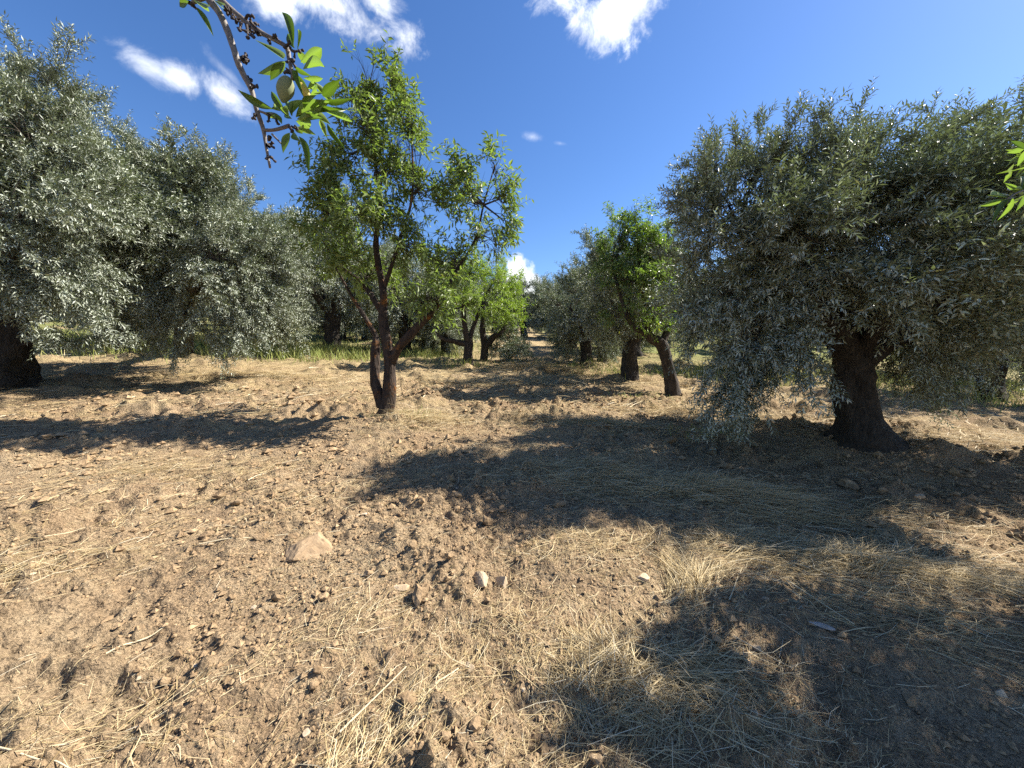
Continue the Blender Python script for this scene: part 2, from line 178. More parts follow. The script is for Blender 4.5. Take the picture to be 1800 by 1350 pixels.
# ------------------------------------------------------------------ materials
def new_mat(name):
    m = bpy.data.materials.new(name); m.use_nodes = True
    nt = m.node_tree; b = nt.nodes['Principled BSDF']; return m, nt, b
def noise(nt, scale, detail=4, rough=.55, vec=None, dist=0):
    n = nt.nodes.new('ShaderNodeTexNoise'); n.inputs['Scale'].default_value = scale; n.inputs['Detail'].default_value = detail
    n.inputs['Roughness'].default_value = rough; n.inputs['Distortion'].default_value = dist
    if vec is not None: nt.links.new(vec, n.inputs['Vector'])
    return n
def ramp(nt, fac, stops):
    n = nt.nodes.new('ShaderNodeValToRGB'); nt.links.new(fac, n.inputs[0])
    e = n.color_ramp.elements
    while len(e) < len(stops): e.new(.5)
    for i, (p, c) in enumerate(stops):
        e[i].position = p; e[i].color = (c[0], c[1], c[2], 1) if isinstance(c, (tuple, list)) else (c, c, c, 1)
    return n
def mixc(nt, fac, a, b, mode='MIX'):
    n = nt.nodes.new('ShaderNodeMix'); n.data_type = 'RGBA'; n.blend_type = mode
    for i, q in ((0, fac), (6, a), (7, b)):
        if isinstance(q, (int, float)): n.inputs[i].default_value = q
        elif isinstance(q, tuple): n.inputs[i].default_value = (*q, 1)
        else: nt.links.new(q, n.inputs[i])
    return n.outputs[2]
def bump(nt, h, strength, dist, prev=None):
    n = nt.nodes.new('ShaderNodeBump'); n.inputs['Strength'].default_value = strength; n.inputs['Distance'].default_value = dist
    nt.links.new(h, n.inputs['Height'])
    if prev is not None: nt.links.new(prev, n.inputs['Normal'])
    return n.outputs[0]

def mat_ground():
    m, nt, b = new_mat('tilled_soil'); L = nt.links
    g = nt.nodes.new('ShaderNodeNewGeometry'); P = g.outputs['Position']
    n1 = noise(nt, 1.1, 6, .6, P); n2 = noise(nt, 9, 6, .65, P); n3 = noise(nt, 70, 5, .6, P)
    soil = ramp(nt, n2.outputs['Fac'], [(.25, (.19, .128, .074)), (.5, (.33, .235, .138)), (.75, (.445, .338, .206))]).outputs[0]
    soil = mixc(nt, .35, soil, ramp(nt, n1.outputs['Fac'], [(.3, (.285, .180, .108)), (.7, (.385, .302, .198))]).outputs[0])
    soil = mixc(nt, .55, soil, ramp(nt, n3.outputs['Fac'], [(.3, .25), (.5, 1.0), (.75, 1.5)]).outputs[0], 'MULTIPLY')
    # dry straw litter, denser in drifts, thickening uphill
    sep = nt.nodes.new('ShaderNodeSeparateXYZ'); L.new(P, sep.inputs[0])
    far = nt.nodes.new('ShaderNodeMapRange'); L.new(sep.outputs[1], far.inputs[0]); far.inputs[1].default_value = 2; far.inputs[2].default_value = 10
    far.inputs[3].default_value = -.12; far.inputs[4].default_value = .12
    mp = nt.nodes.new('ShaderNodeMapping'); L.new(P, mp.inputs[0]); mp.inputs['Scale'].default_value = (1, 2.2, 1); mp.inputs['Rotation'].default_value = (0, 0, .3)
    ns = noise(nt, 1.6, 7, .68, mp.outputs[0], .6)
    ad = nt.nodes.new('ShaderNodeMath'); L.new(ns.outputs[0], ad.inputs[0]); L.new(far.outputs[0], ad.inputs[1])
    sm = ramp(nt, ad.outputs[0], [(.46, 0.0), (.68, .8)]).outputs[0]
    mp2 = nt.nodes.new('ShaderNodeMapping'); L.new(P, mp2.inputs[0]); mp2.inputs['Scale'].default_value = (26, 90, 40); mp2.inputs['Rotation'].default_value = (0, 0, .5)
    nf = noise(nt, 1, 4, .6, mp2.outputs[0], 1.2)
    straw = ramp(nt, nf.outputs[0], [(.3, (.17, .115, .055)), (.5, (.42, .32, .17)), (.7, (.60, .49, .28))]).outputs[0]
    col = mixc(nt, sm, soil, straw)
    # grass greening far up the slope
    gm = nt.nodes.new('ShaderNodeMapRange'); L.new(sep.outputs[1], gm.inputs[0]); gm.inputs[1].default_value = 10; gm.inputs[2].default_value = 20; gm.inputs[4].default_value = .85
    ng = noise(nt, .6, 5, .6, P); gmul = nt.nodes.new('ShaderNodeMath'); gmul.operation = 'MULTIPLY'; L.new(gm.outputs[0], gmul.inputs[0])
    ax = nt.nodes.new('ShaderNodeMath'); ax.operation = 'SUBTRACT'; L.new(sep.outputs[0], ax.inputs[0]); ax.inputs[1].default_value = .7
    ab = nt.nodes.new('ShaderNodeMath'); ab.operation = 'ABSOLUTE'; L.new(ax.outputs[0], ab.inputs[0])
    tk = nt.nodes.new('ShaderNodeMapRange'); L.new(ab.outputs[0], tk.inputs[0]); tk.inputs[1].default_value = 1.3; tk.inputs[2].default_value = 3.5     # bare farm track
    tm = nt.nodes.new('ShaderNodeMath'); tm.operation = 'MULTIPLY'; L.new(tk.outputs[0], tm.inputs[0])
    L.new(ramp(nt, ng.outputs[0], [(.3, 0.0), (.5, 1.0)]).outputs[0], tm.inputs[1]); L.new(tm.outputs[0], gmul.inputs[1])
    col = mixc(nt, gmul.outputs[0], col, (.17, .20, .06))
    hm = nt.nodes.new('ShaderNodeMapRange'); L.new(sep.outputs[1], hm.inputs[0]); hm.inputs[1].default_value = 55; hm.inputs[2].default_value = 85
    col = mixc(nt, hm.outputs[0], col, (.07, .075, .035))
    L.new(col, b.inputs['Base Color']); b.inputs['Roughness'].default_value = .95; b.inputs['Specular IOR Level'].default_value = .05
    vo = nt.nodes.new('ShaderNodeTexVoronoi'); vo.inputs['Scale'].default_value = 55; L.new(P, vo.inputs['Vector']); vo.inputs['Randomness'].default_value = 1
    inv = nt.nodes.new('ShaderNodeMath'); inv.operation = 'SUBTRACT'; inv.inputs[0].default_value = 1; L.new(vo.outputs['Distance'], inv.inputs[1])
    n4 = noise(nt, 22, 8, .68, P)
    nb = bump(nt, n4.outputs[0], .9, .07); nb = bump(nt, inv.outputs[0], .9, .02, nb); nb = bump(nt, n3.outputs[0], .9, .02, nb)
    L.new(nb, b.inputs['Normal'])
    return m

def mat_earth(name, lo, hi, sc=14, dust=None, bs=.8, bd=.015):
    m, nt, b = new_mat(name); L = nt.links
    tc = nt.nodes.new('ShaderNodeNewGeometry'); P = tc.outputs['Position']
    oi = nt.nodes.new('ShaderNodeObjectInfo')
    n = noise(nt, sc, 8, .65, P)
    c = ramp(nt, n.outputs[0], [(.28, lo), (.72, hi)]).outputs[0]
    c = mixc(nt, .5, c, ramp(nt, oi.outputs['Random'], [(0, .75), (1, 1.25)]).outputs[0], 'MULTIPLY')
    if dust:
        nd = noise(nt, sc * .6, 5, .6, P); c = mixc(nt, ramp(nt, nd.outputs[0], [(.45, 0.0), (.62, .8)]).outputs[0], c, dust)
    L.new(c, b.inputs['Base Color']); b.inputs['Roughness'].default_value = .95; b.inputs['Specular IOR Level'].default_value = .05
    n2 = noise(nt, sc * 6, 8, .7, P); L.new(bump(nt, n2.outputs[0], bs, bd), b.inputs['Normal'])
    return m

def mat_leaf(name, top, under, vary, transl, rough=.42, spec=.5):
    m, nt, b = new_mat(name); L = nt.links
    g = nt.nodes.new('ShaderNodeNewGeometry'); at = nt.nodes.new('ShaderNodeAttribute'); at.attribute_name = 'tint'
    t = ramp(nt, at.outputs['Fac'], [(0, tuple(c * (1 - vary) for c in top)), (.6, top), (.93, tuple(c * (1 + vary) for c in top)), (1, (top[1] * 1.5, top[1] * 1.35, top[2] * 1.2))]).outputs[0]
    u = ramp(nt, at.outputs['Fac'], [(0, tuple(c * (1 - vary * .6) for c in under)), (1, tuple(c * (1 + vary * .6) for c in under))]).outputs[0]
    c = mixc(nt, g.outputs['Backfacing'], t, u)
    L.new(c, b.inputs['Base Color']); b.inputs['Roughness'].default_value = rough; b.inputs['Specular IOR Level'].default_value = spec
    tr = nt.nodes.new('ShaderNodeBsdfTranslucent'); L.new(mixc(nt, 1.0, c, (1.1, 1.3, .55), 'MULTIPLY'), tr.inputs['Color'])
    mx = nt.nodes.new('ShaderNodeMixShader'); mx.inputs[0].default_value = transl
    L.new(b.outputs[0], mx.inputs[1]); L.new(tr.outputs[0], mx.inputs[2])
    L.new(mx.outputs[0], nt.nodes['Material Output'].inputs['Surface'])
    return m

def mat_bark(name, lo, hi, lichen=None, sc=9):
    m, nt, b = new_mat(name); L = nt.links
    tc = nt.nodes.new('ShaderNodeTexCoord'); P = tc.outputs['Object']
    mp = nt.nodes.new('ShaderNodeMapping'); L.new(P, mp.inputs[0]); mp.inputs['Scale'].default_value = (1, 1, .3)
    n = noise(nt, sc * 2, 9, .7, mp.outputs[0], .4)
    c = ramp(nt, n.outputs[0], [(.32, lo), (.68, hi)]).outputs[0]
    if lichen:
        nl = noise(nt, sc * .55, 6, .7, P); c = mixc(nt, ramp(nt, nl.outputs[0], [(.54, 0.0), (.64, .85)]).outputs[0], c, lichen)
    L.new(c, b.inputs['Base Color']); b.inputs['Roughness'].default_value = .9; b.inputs['Specular IOR Level'].default_value = .2
    vo = nt.nodes.new('ShaderNodeTexVoronoi'); vo.feature = 'DISTANCE_TO_EDGE'; vo.inputs['Scale'].default_value = sc * 3; L.new(mp.outputs[0], vo.inputs['Vector'])
    nb = bump(nt, vo.outputs['Distance'], .8, .03); nb = bump(nt, n.outputs[0], .9, .03, nb)
    L.new(nb, b.inputs['Normal'])
    return m

def mat_straw(name, stops, rough=.6):
    m, nt, b = new_mat(name); L = nt.links
    at = nt.nodes.new('ShaderNodeAttribute'); at.attribute_name = 'tint'
    c = ramp(nt, at.outputs['Fac'], stops).outputs[0]
    L.new(c, b.inputs['Base Color']); b.inputs['Roughness'].default_value = rough; b.inputs['Specular IOR Level'].default_value = .1
    tr = nt.nodes.new('ShaderNodeBsdfTranslucent'); L.new(c, tr.inputs['Color'])
    mx = nt.nodes.new('ShaderNodeMixShader'); mx.inputs[0].default_value = .2
    L.new(b.outputs[0], mx.inputs[1]); L.new(tr.outputs[0], mx.inputs[2]); L.new(mx.outputs[0], nt.nodes['Material Output'].inputs['Surface'])
    return m

M_GROUND = mat_ground()
M_CLOD = mat_earth('dry_clod', (.15, .098, .055), (.41, .29, .17), 16)
M_STONE = mat_earth('pale_stone', (.33, .25, .165), (.52, .42, .30), 22, (.38, .275, .165), .5, .006)
M_ROCK = mat_earth('sandy_rock', (.22, .15, .088), (.37, .265, .165), 14, None, .6, .008)
M_OLIVE = mat_leaf('olive_leaf', (.150, .170, .106), (.40, .425, .345), .48, .13, .5, .35)
M_ALMOND = mat_leaf('almond_leaf', (.165, .212, .062), (.24, .285, .125), .45, .42, .45, .4)
M_ALMOND_Y = mat_leaf('young_almond_leaf', (.22, .29, .05), (.29, .35, .12), .3, .42, .45, .4)
M_ALMOND_M = mat_leaf('glossy_almond_leaf', (.155, .22, .05), (.24, .295, .105), .4, .42, .42, .45)
M_BARK_O = mat_bark('olive_bark', (.016, .013, .010), (.07, .06, .048))
M_BARK_A = mat_bark('almond_bark', (.016, .012, .010), (.07, .05, .038), (.20, .08, .018))
M_BARK_P = mat_bark('plain_almond_bark', (.02, .016, .013), (.085, .068, .054))
M_TWIG = mat_bark('twig_bark', (.05, .04, .03), (.16, .135, .105), None, 40)
M_STRAW = mat_straw('dry_straw', [(0, (.17, .115, .055)), (.35, (.40, .30, .15)), (.75, (.58, .475, .29)), (1, (.72, .635, .46))])
M_GRASS = mat_straw('green_grass', [(0, (.15, .18, .05)), (.5, (.27, .31, .09)), (.85, (.40, .41, .15)), (1, (.55, .48, .26))])

# ------------------------------------------------------------------ ground sheet
def build_ground():
    a_f = np.linspace(-R(64), R(64), 420); a_b = np.linspace(R(64), 2 * np.pi - R(64), 62)[1:-1]
    ang = np.concatenate([a_f, a_b]); nA = len(ang)
    r = np.concatenate([np.geomspace(.35, 1.1, 26)[:-1], np.geomspace(1.1, 32, 500)[:-1], np.geomspace(32, 900, 70)])
    rr, aa = np.meshgrid(r, ang, indexing='ij')
    x = rr * np.sin(aa); y = rr * np.cos(aa); z = H(x, y)
    V = np.stack([x, y, z], -1).reshape(-1, 3)
    V = np.vstack([V, [[0, 0, float(H(0, 0))]]])
    i = np.arange(len(r) - 1)[:, None]; j = np.arange(nA)[None, :]; j2 = (j + 1) % nA
    F = np.stack([i * nA + j, i * nA + j2, (i + 1) * nA + j2, (i + 1) * nA + j], -1).reshape(-1, 4)[:, ::-1]
    c = len(V) - 1; jj = np.arange(nA); k2 = (jj + 1) % nA
    me = mesh('ground', V, F, M_GROUND, True)
    o = obj('ground', me); tag(o, 'tilled brown soil strewn with mown dry straw', None, None, 'structure')
build_ground()

# ------------------------------------------------------------------ tubes
def tube(path, sides=10, seed=0, rough=.12, flute=0, cap=True):
    """path: [(x,y,z,r)] -> verts, quads; catmull-rom smoothed with bark unevenness"""
    rng = rs(seed); p = np.array(path, dtype=np.float64)
    n = len(p); sub = 5 if n > 2 else 3
    ext = np.vstack([2 * p[0] - p[1], p, 2 * p[-1] - p[-2]])
    pts = []
    for k in range(n - 1):
        a, b, c, d = ext[k], ext[k + 1], ext[k + 2], ext[k + 3]
        for t in np.linspace(0, 1, sub, endpoint=False):
            pts.append(.5 * ((2 * b) + (-a + c) * t + (2 * a - 5 * b + 4 * c - d) * t * t + (-a + 3 * b - 3 * c + d) * t ** 3))
    pts.append(p[-1]); pts = np.array(pts); rad = np.maximum(pts[:, 3], 1e-4); pts = pts[:, :3]
    T = nrm(np.gradient(pts, axis=0)); ref = np.array([.31, .95, .05]); 
    U = nrm(np.cross(T, ref)); W = np.cross(T, U)
    th = np.linspace(0, 2 * np.pi, sides, endpoint=False); ph = rng.uniform(0, 6, 4)
    m = len(pts); k = np.arange(m)[:, None]
    wob = 1 + rough * (np.sin(2 * th[None] + k * .5 + ph[0]) * .5 + np.sin(3 * th[None] - k * .35 + ph[1]) * .5 + rng.uniform(-.5, .5, (m, sides)))
    if flute: wob = wob + flute * np.abs(np.sin(2.5 * th[None] + ph[2] + .3 * np.sin(k * .4))) 
    V = pts[:, None] + (U[:, None] * np.cos(th)[None, :, None] + W[:, None] * np.sin(th)[None, :, None]) * (rad[:, None] * wob)[..., None]
    V = V.reshape(-1, 3); i = np.arange(m - 1)[:, None]; j = np.arange(sides)[None]; j2 = (j + 1) % sides
    F = np.stack([i * sides + j, i * sides + j2, (i + 1) * sides + j2, (i + 1) * sides + j], -1).reshape(-1, 4)
    if cap:
        V = np.vstack([V, pts[-1:] + T[-1:] * rad[-1] * .5]); c = len(V) - 1; jj = np.arange(sides)
        F = np.vstack([F, np.stack([(m - 1) * sides + jj, (m - 1) * sides + (jj + 1) % sides, np.full(sides, c), np.full(sides, c)], -1)[:, [0, 1, 2, 2]]]) if False else F
        tri = np.stack([(m - 1) * sides + jj, (m - 1) * sides + (jj + 1) % sides, np.full(sides, c)], -1)
        F3 = np.vstack([F[:, [0, 1, 2]], F[:, [0, 2, 3]], tri]); return V, F3
    return V, np.vstack([F[:, [0, 1, 2]], F[:, [0, 2, 3]]])
def join(parts):
    V, F, k = [], [], 0
    for v, f in parts: V.append(v); F.append(f + k); k += len(v)
    return np.vstack(V), np.vstack(F)

def ribbons(a, b, w):
    T = nrm(b - a); s = nrm(np.cross(T, np.array([.3, .8, .52]))) * w
    V = np.stack([a - s, a + s, b + s * .4, b - s * .4], 1).reshape(-1, 3); k = (np.arange(len(a)) * 4)[:, None]
    return V, np.concatenate([k + [[0, 1, 2]], k + [[0, 2, 3]]], 0)

def prisms(a, b, ra, rb):
    """thin three-sided twigs from a to b"""
    T = nrm(b - a); ref = np.where(np.abs(T[:, 2:3]) > .9, [[1., 0, 0]], [[0., 0, 1.]]); U = nrm(np.cross(T, ref)); W = np.cross(T, U)
    vs = []
    for q, r in ((a, ra), (b, rb)):
        for k in range(3):
            t = k * 2.0944; vs.append(q + (U * math.cos(t) + W * math.sin(t)) * r[:, None])
    V = np.stack(vs, 1).reshape(-1, 3); n = len(a); base = (np.arange(n) * 6)[:, None]
    q = []
    for k in range(3):
        k2 = (k + 1) % 3; q += [[k, k2, 3 + k2], [k, 3 + k2, 3 + k]]
    F = (base[:, None] + np.array(q)[None]).reshape(-1, 3)
    return V, F

# ------------------------------------------------------------------ leaves
def leaves(base, d, up, L, W, rng, droop=.15, fold=.25):
    s = nrm(np.cross(d, up)); n = np.cross(s, d)
    L = L[:, None]; W = W[:, None]
    mid = base + d * L * .45
    tip = base + d * L - n * L * droop * rng.uniform(-.3, 1, (len(L), 1))
    l = mid + s * W * .5 + n * W * fold; r = mid - s * W * .5 + n * W * fold
    V = np.stack([base, r, tip, l], 1).reshape(-1, 3); k = (np.arange(len(base)) * 4)[:, None]
    F = np.concatenate([k + [[0, 1, 2]], k + [[0, 2, 3]]], 0)
    return V, F

def rand_dir(rng, n): return nrm(rng.normal(size=(n, 3)))

def crown(blobs, skel, seed, nbr, spr, nleaf, Ll, Wl, sprig=(.16, .32), up_bias=.25, shell=.45, droop=0., shoots=0, centre=None, leaf_angle=.75, gap=0, hang=0.):
    """branches to points through each blob, sprigs along them, leaves along sprigs"""
    rng = rs(seed); tw = []; S0 = []; SD = []; SL = []
    sk = np.array([p[:3] for limb in skel for p in limb]); 
    allc = np.array([b[:3] for b in blobs]); cen = allc.mean(0) if centre is None else np.array(centre)
    vols = np.array([b[3] * b[4] * b[5] for b in blobs]) ** .62; vols = vols / vols.mean()
    paths = []
    for bi, b in enumerate(blobs):
        c = np.array(b[:3]); r = np.array(b[3:6]); n = max(5, int(nbr * vols[bi]))
        dd = np.linalg.norm(sk - c, axis=1) + .35 * np.maximum(sk[:, 2] - c[2], 0); a = sk[np.argmin(dd)]
        q = rand_dir(rng, n) * (rng.uniform(0, 1, (n, 1)) ** shell)
        lump = .92 + .3 * np.sin(q[:, :1] * 5 + bi) * np.sin(q[:, 2:3] * 5 + 2 * bi)
        E = c + q * r * lump
        hub = a + (c - a) * rng.uniform(.35, .75, (n, 1)) + rng.normal(size=(n, 3)) * r * .15
        paths.append((hub, E)); tw.append((np.repeat(a[None], 1, 0), (a + (c - a) * .7)[None], np.array([.018]), np.array([.011])))
        k = a + (c - a) * .7
        tw.append((np.repeat(k[None], n, 0)[::3], hub[::3], np.full(len(hub[::3]), .008), np.full(len(hub[::3]), .005)))
    hub = np.vstack([p[0] for p in paths]); E = np.vstack([p[1] for p in paths]); 
    if shoots:
        top = np.argsort(-(E[:, 2] + rng.normal(size=len(E)) * .35))[:shoots]
        h2 = E[top]; E2 = h2 + np.stack([rng.normal(size=shoots) * .10, rng.normal(size=shoots) * .10, rng.uniform(.12, .42, shoots)], -1)
        hub = np.vstack([hub, h2]); E = np.vstack([E, E2])
    n = len(E); ln = np.linalg.norm(E - hub, axis=1, keepdims=True)
    ctrl = (hub + E) / 2 + np.array([0, 0, 1.]) * ln * .18 + rng.normal(size=(n, 3)) * ln * .08
    low = np.clip((cen[2] - E[:, 2]) / 1.2, 0, 1)[:, None]
    E = E - np.array([0, 0, 1.]) * droop * low * rng.uniform(.2, 1, (n, 1))
    ts = np.array([0, .25, .5, .75, 1.]); pts = [(1 - t) ** 2 * hub + 2 * t * (1 - t) * ctrl + t * t * E for t in ts]
    for k in range(4):
        tw.append((pts[k], pts[k + 1], np.full(n, .0062 - .0012 * k), np.full(n, .005 - .0012 * k)))
    for i in range(n):
        m = max(3, int(spr * (ln[i, 0] / .5) ** .7)) if not (shoots and i >= n - shoots) else spr
        t = rng.uniform(.3 if i < n - shoots else 0, 1.0, (m, 1)) ** .8
        t[0] = 1
        o = (1 - t) ** 2 * hub[i] + 2 * t * (1 - t) * ctrl[i] + t * t * E[i]
        tg = nrm(2 * (1 - t) * (ctrl[i] - hub[i]) + 2 * t * (E[i] - ctrl[i]))
        out = nrm(o - cen)
        dv = nrm(tg * .8 + rand_dir(rng, m) * .75 + out * .25 + np.array([0, 0, 1.]) * (up_bias - 1.0 * droop * low[i]))
        S0.append(o); SD.append(dv); SL.append(rng.uniform(sprig[0], sprig[1], m))
    S0 = np.vstack(S0); SD = np.vstack(SD); SL = np.concatenate(SL)
    RV, RF = ribbons(S0, S0 + SD * SL[:, None] * .95, .0022)
    # leaves
    k = nleaf; f = (np.arange(k) + .5) / k
    B = S0[:, None] + SD[:, None] * (SL[:, None] * f[None] ** .9)[..., None]
    ref = np.where(np.abs(SD[:, 2:3]) > .9, [[1., 0, 0]], [[0., 0, 1.]]); U = nrm(np.cross(SD, ref)); Wv = np.cross(SD, U)
    an = (np.arange(k) * 2.4)[None] + rng.uniform(0, 6.28, (len(S0), 1)) + rng.normal(size=(len(S0), k)) * .3
    rad = U[:, None] * np.cos(an)[..., None] + Wv[:, None] * np.sin(an)[..., None]
    d = nrm(SD[:, None] * (1.0 - leaf_angle * .45) + rad * leaf_angle + rng.normal(size=B.shape) * (.12 + hang * .5) - np.array([0, 0, 1.]) * hang)
    d = d.reshape(-1, 3); B = B.reshape(-1, 3)
    if gap:
        g = gn(B[:, 0] * 2.4 + B[:, 2] * 1.3, B[:, 1] * 2.4 - B[:, 2] * 2.1); kp = g > -1 + gap; B = B[kp]; d = d[kp]
    upv = nrm(np.array([0, 0, 1.]) + rng.normal(size=B.shape) * .45)
    Lr = Ll * rng.uniform(.6, 1.2, len(B)); Wr = Wl * rng.uniform(.75, 1.2, len(B))
    V, F = leaves(B, d, upv, Lr, Wr, rng)
    tint = np.repeat(np.clip(rng.normal(.5, .22, len(B)), 0, 1), 4)
    TV, TF = prisms(np.vstack([t[0] for t in tw]), np.vstack([t[1] for t in tw]), np.concatenate([t[2] for t in tw]), np.concatenate([t[3] for t in tw]))
    TV, TF = join([(TV, TF), (RV, RF)])
    return V, F, tint, TV, TF

STATS = []
def make_tree(name, label, group, base, limbs, blobs, leaf_mat, bark, twig, kw, seed, sides=12, flute=0., rough=.12):
    t = thing(name, label, 'tree', base, group); b = np.array(base)
    V, F, tint, TV, TF = crown(blobs, limbs, seed, **kw)
    STATS.append((name, len(F), len(TF)))
    tv, tf = tube(limbs[0], sides, seed, rough, flute); obj('trunk', mesh('trunk', tv - b, tf, bark, True), t)
    for i, l in enumerate(limbs[1:]):
        lv, lf = tube(l, max(7, sides - 3), seed + i + 1, rough, flute * .5); obj('limb', mesh('limb', lv - b, lf, bark, True), t)
    obj('branches', mesh('branches', TV - b, TF, twig, False), t)
    obj('crown', mesh('crown', V - b, F, leaf_mat, False, tint), t)
    return t

OL = dict(nbr=36, spr=12, nleaf=16, Ll=.068, Wl=.0150, sprig=(.16, .32), up_bias=.25, shell=.42, droop=.35)

# right-hand old olive
bR = (4.35, 4.74, float(H(4.35, 4.74)) - .05)
zR = bR[2]
limbsR = [[(4.35, 4.74, zR - .1, .46), (4.34, 4.74, zR + .12, .32), (4.32, 4.76, zR + .4, .215), (4.24, 4.78, zR + .8, .185), (4.22, 4.8, zR + 1.15, .18), (4.25, 4.8, zR + 1.5, .15), (4.25, 4.85, zR + 2.1, .12), (4.2, 4.9, zR + 3.0, .05)],
          [(4.26, 4.78, zR + 1.05, .16), (3.7, 4.6, zR + 1.6, .11), (3.1, 4.5, zR + 2.1, .08), (2.6, 4.5, zR + 2.6, .04)],
          [(4.28, 4.78, zR + 1.1, .17), (4.9, 4.7, zR + 1.6, .12), (5.5, 4.6, zR + 2.2, .08), (6.2, 4.5, zR + 2.6, .04)],
          [(4.27, 4.78, zR + 1.2, .13), (4.2, 4.3, zR + 1.8, .09), (4.0, 3.9, zR + 2.3, .05)],
          [(4.28, 4.82, zR + 1.2, .13), (4.4, 5.4, zR + 1.9, .09), (4.8, 5.9, zR + 2.6, .05)]]
T_R = make_tree('olive_tree', 'big dark backlit olive tree with thick gnarled trunk on the right', 'olive trees of the grove', bR, limbsR, OLIVE_R_BLOBS, M_OLIVE, M_BARK_O, M_TWIG,
          dict(OL, nbr=40, shoots=45, nleaf=17), 11, 24, .10, .2)
# left olives
bA = (-8.35, 6.35, float(H(-8.35, 6.35)) - .05); zA = bA[2]
limbsA = [[(-8.5, 6.35, zA - .1, .6), (-8.5, 6.35, zA + .15, .48), (-8.55, 6.4, zA + .6, .4), (-8.55, 6.4, zA + 1.2, .36), (-8.5, 6.4, zA + 1.8, .27), (-8.4, 6.4, zA + 2.6, .16), (-8.2, 6.3, zA + 3.8, .06)],
          [(-8.45, 6.35, zA + 1.4, .25), (-7.9, 6.1, zA + 2.0, .16), (-7.2, 5.9, zA + 2.7, .09), (-6.8, 5.8, zA + 3.5, .04)],
          [(-8.5, 6.35, zA + 1.4, .22), (-8.0, 5.7, zA + 1.9, .14), (-7.4, 5.3, zA + 2.4, .07)],
          [(-8.5, 6.4, zA + 1.5, .22), (-9.2, 6.2, zA + 2.3, .14), (-9.8, 6.2, zA + 3.2, .06)]]
T_A = make_tree('olive_tree', 'tall silvery olive tree with broad black trunk at the left edge', 'olive trees of the grove', bA, limbsA, OLIVE_A_BLOBS, M_OLIVE, M_BARK_O, M_TWIG,
          dict(OL, nbr=36, shoots=70, Ll=.076, Wl=.0155, sprig=(.18, .36)), 21, 20, .05, .18)
bB = (-9.7, 11.5, float(H(-9.7, 11.5)) - .05); zB = bB[2]
limbsB = [[(-9.7, 11.5, zB - .2, .3), (-9.65, 11.4, zB + .3, .22), (-9.2, 10.9, zB + .9, .19), (-8.0, 9.7, zB + 1.6, .13), (-6.5, 8.3, zB + 2.5, .08), (-6.3, 8.1, zB + 3.6, .03)],
          [(-9.1, 10.8, zB + .9, .12), (-7.7, 9.2, zB + 1.4, .1), (-6.2, 8.3, zB + 1.6, .09), (-5.4, 8.0, zB + 2.3, .05)],
          [(-9.1, 10.8, zB + .9, .12), (-7.7, 9.2, zB + 1.4, .1), (-7.2, 8.1, zB + 1.8, .09), (-7.4, 7.8, zB + 2.9, .04)],
          [(-9.1, 10.8, zB + .9, .12), (-7.7, 9.2, zB + 1.4, .1), (-6.2, 7.8, zB + 1.6, .08), (-5.6, 7.3, zB + 1.9, .04)]]
T_B = make_tree('olive_tree', 'grey-green olive with low hanging branches between the left-edge olive and the almond', 'olive trees of the grove', bB, limbsB, OLIVE_B_BLOBS, M_OLIVE, M_BARK_O, M_TWIG,
          dict(OL, nbr=34, shoots=70), 31, 14, .05, .15)

# main almond
AL = dict(nbr=19, spr=8, nleaf=8, Ll=.102, Wl=.030, sprig=(.14, .30), up_bias=.35, shell=.5, droop=.1, leaf_angle=.85, hang=.38)
bM = (-1.85, 5.46, float(H(-1.85, 5.46)) - .04)
def drop(limb, z): 
    l = [tuple(p) for p in limb]; return [(l[0][0], l[0][1], z, l[0][3])] + l
lm = [drop(ALMOND_LIMBS[0], bM[2] - .1)] + ALMOND_LIMBS[1:]
make_tree('almond_tree', 'green almond tree with forked orange-lichened trunk standing alone left of centre', 'almond trees of the grove', bM, lm, ALMOND_BLOBS + ALMOND_BLOBS_R, M_ALMOND, M_BARK_A, M_TWIG,
          dict(AL, nbr=21, spr=8, shoots=36, gap=.74), 41, 14, .05, .16)
# almond on the right behind the big olive
b4 = (3.42, 8.2, float(H(3.42, 8.2)) - .04)
make_tree('almond_tree', 'bright green almond with leaning trunk beside the big right olive', 'almond trees of the grove', b4, [drop(ALMOND4_LIMBS[0], b4[2] - .1)] + ALMOND4_LIMBS[1:], ALMOND4_BLOBS, M_ALMOND_M, M_BARK_P, M_TWIG,
          dict(AL, nbr=24, shoots=30, Ll=.095, Wl=.03, gap=.7), 51, 12, .05, .14)
b2 = (-1.33, 11.61, float(H(-1.33, 11.61)) - .04)
make_tree('almond_tree', 'small yellow-green almond with low side limb behind the lone almond', 'almond trees of the grove', b2, [drop(ALMOND2_LIMBS[0], b2[2] - .1)] + ALMOND2_LIMBS[1:], ALMOND2_BLOBS, M_ALMOND_Y, M_BARK_P, M_TWIG,
          dict(AL, nbr=22, spr=7, shoots=20, Ll=.09, Wl=.028, sprig=(.16, .34)), 61, 10, .05, .14)
b3 = (-.96, 13.1, float(H(-.96, 13.1)) - .04)
make_tree('almond_tree', 'lime green almond with crooked fork beside the track', 'almond trees of the grove', b3, [drop(ALMOND3_LIMBS[0], b3[2] - .1)] + ALMOND3_LIMBS[1:], ALMOND3_BLOBS, M_ALMOND_Y, M_BARK_P, M_TWIG,
          dict(AL, nbr=20, spr=7, shoots=14, Ll=.09, Wl=.03, sprig=(.16, .34)), 71, 10, .05, .14)

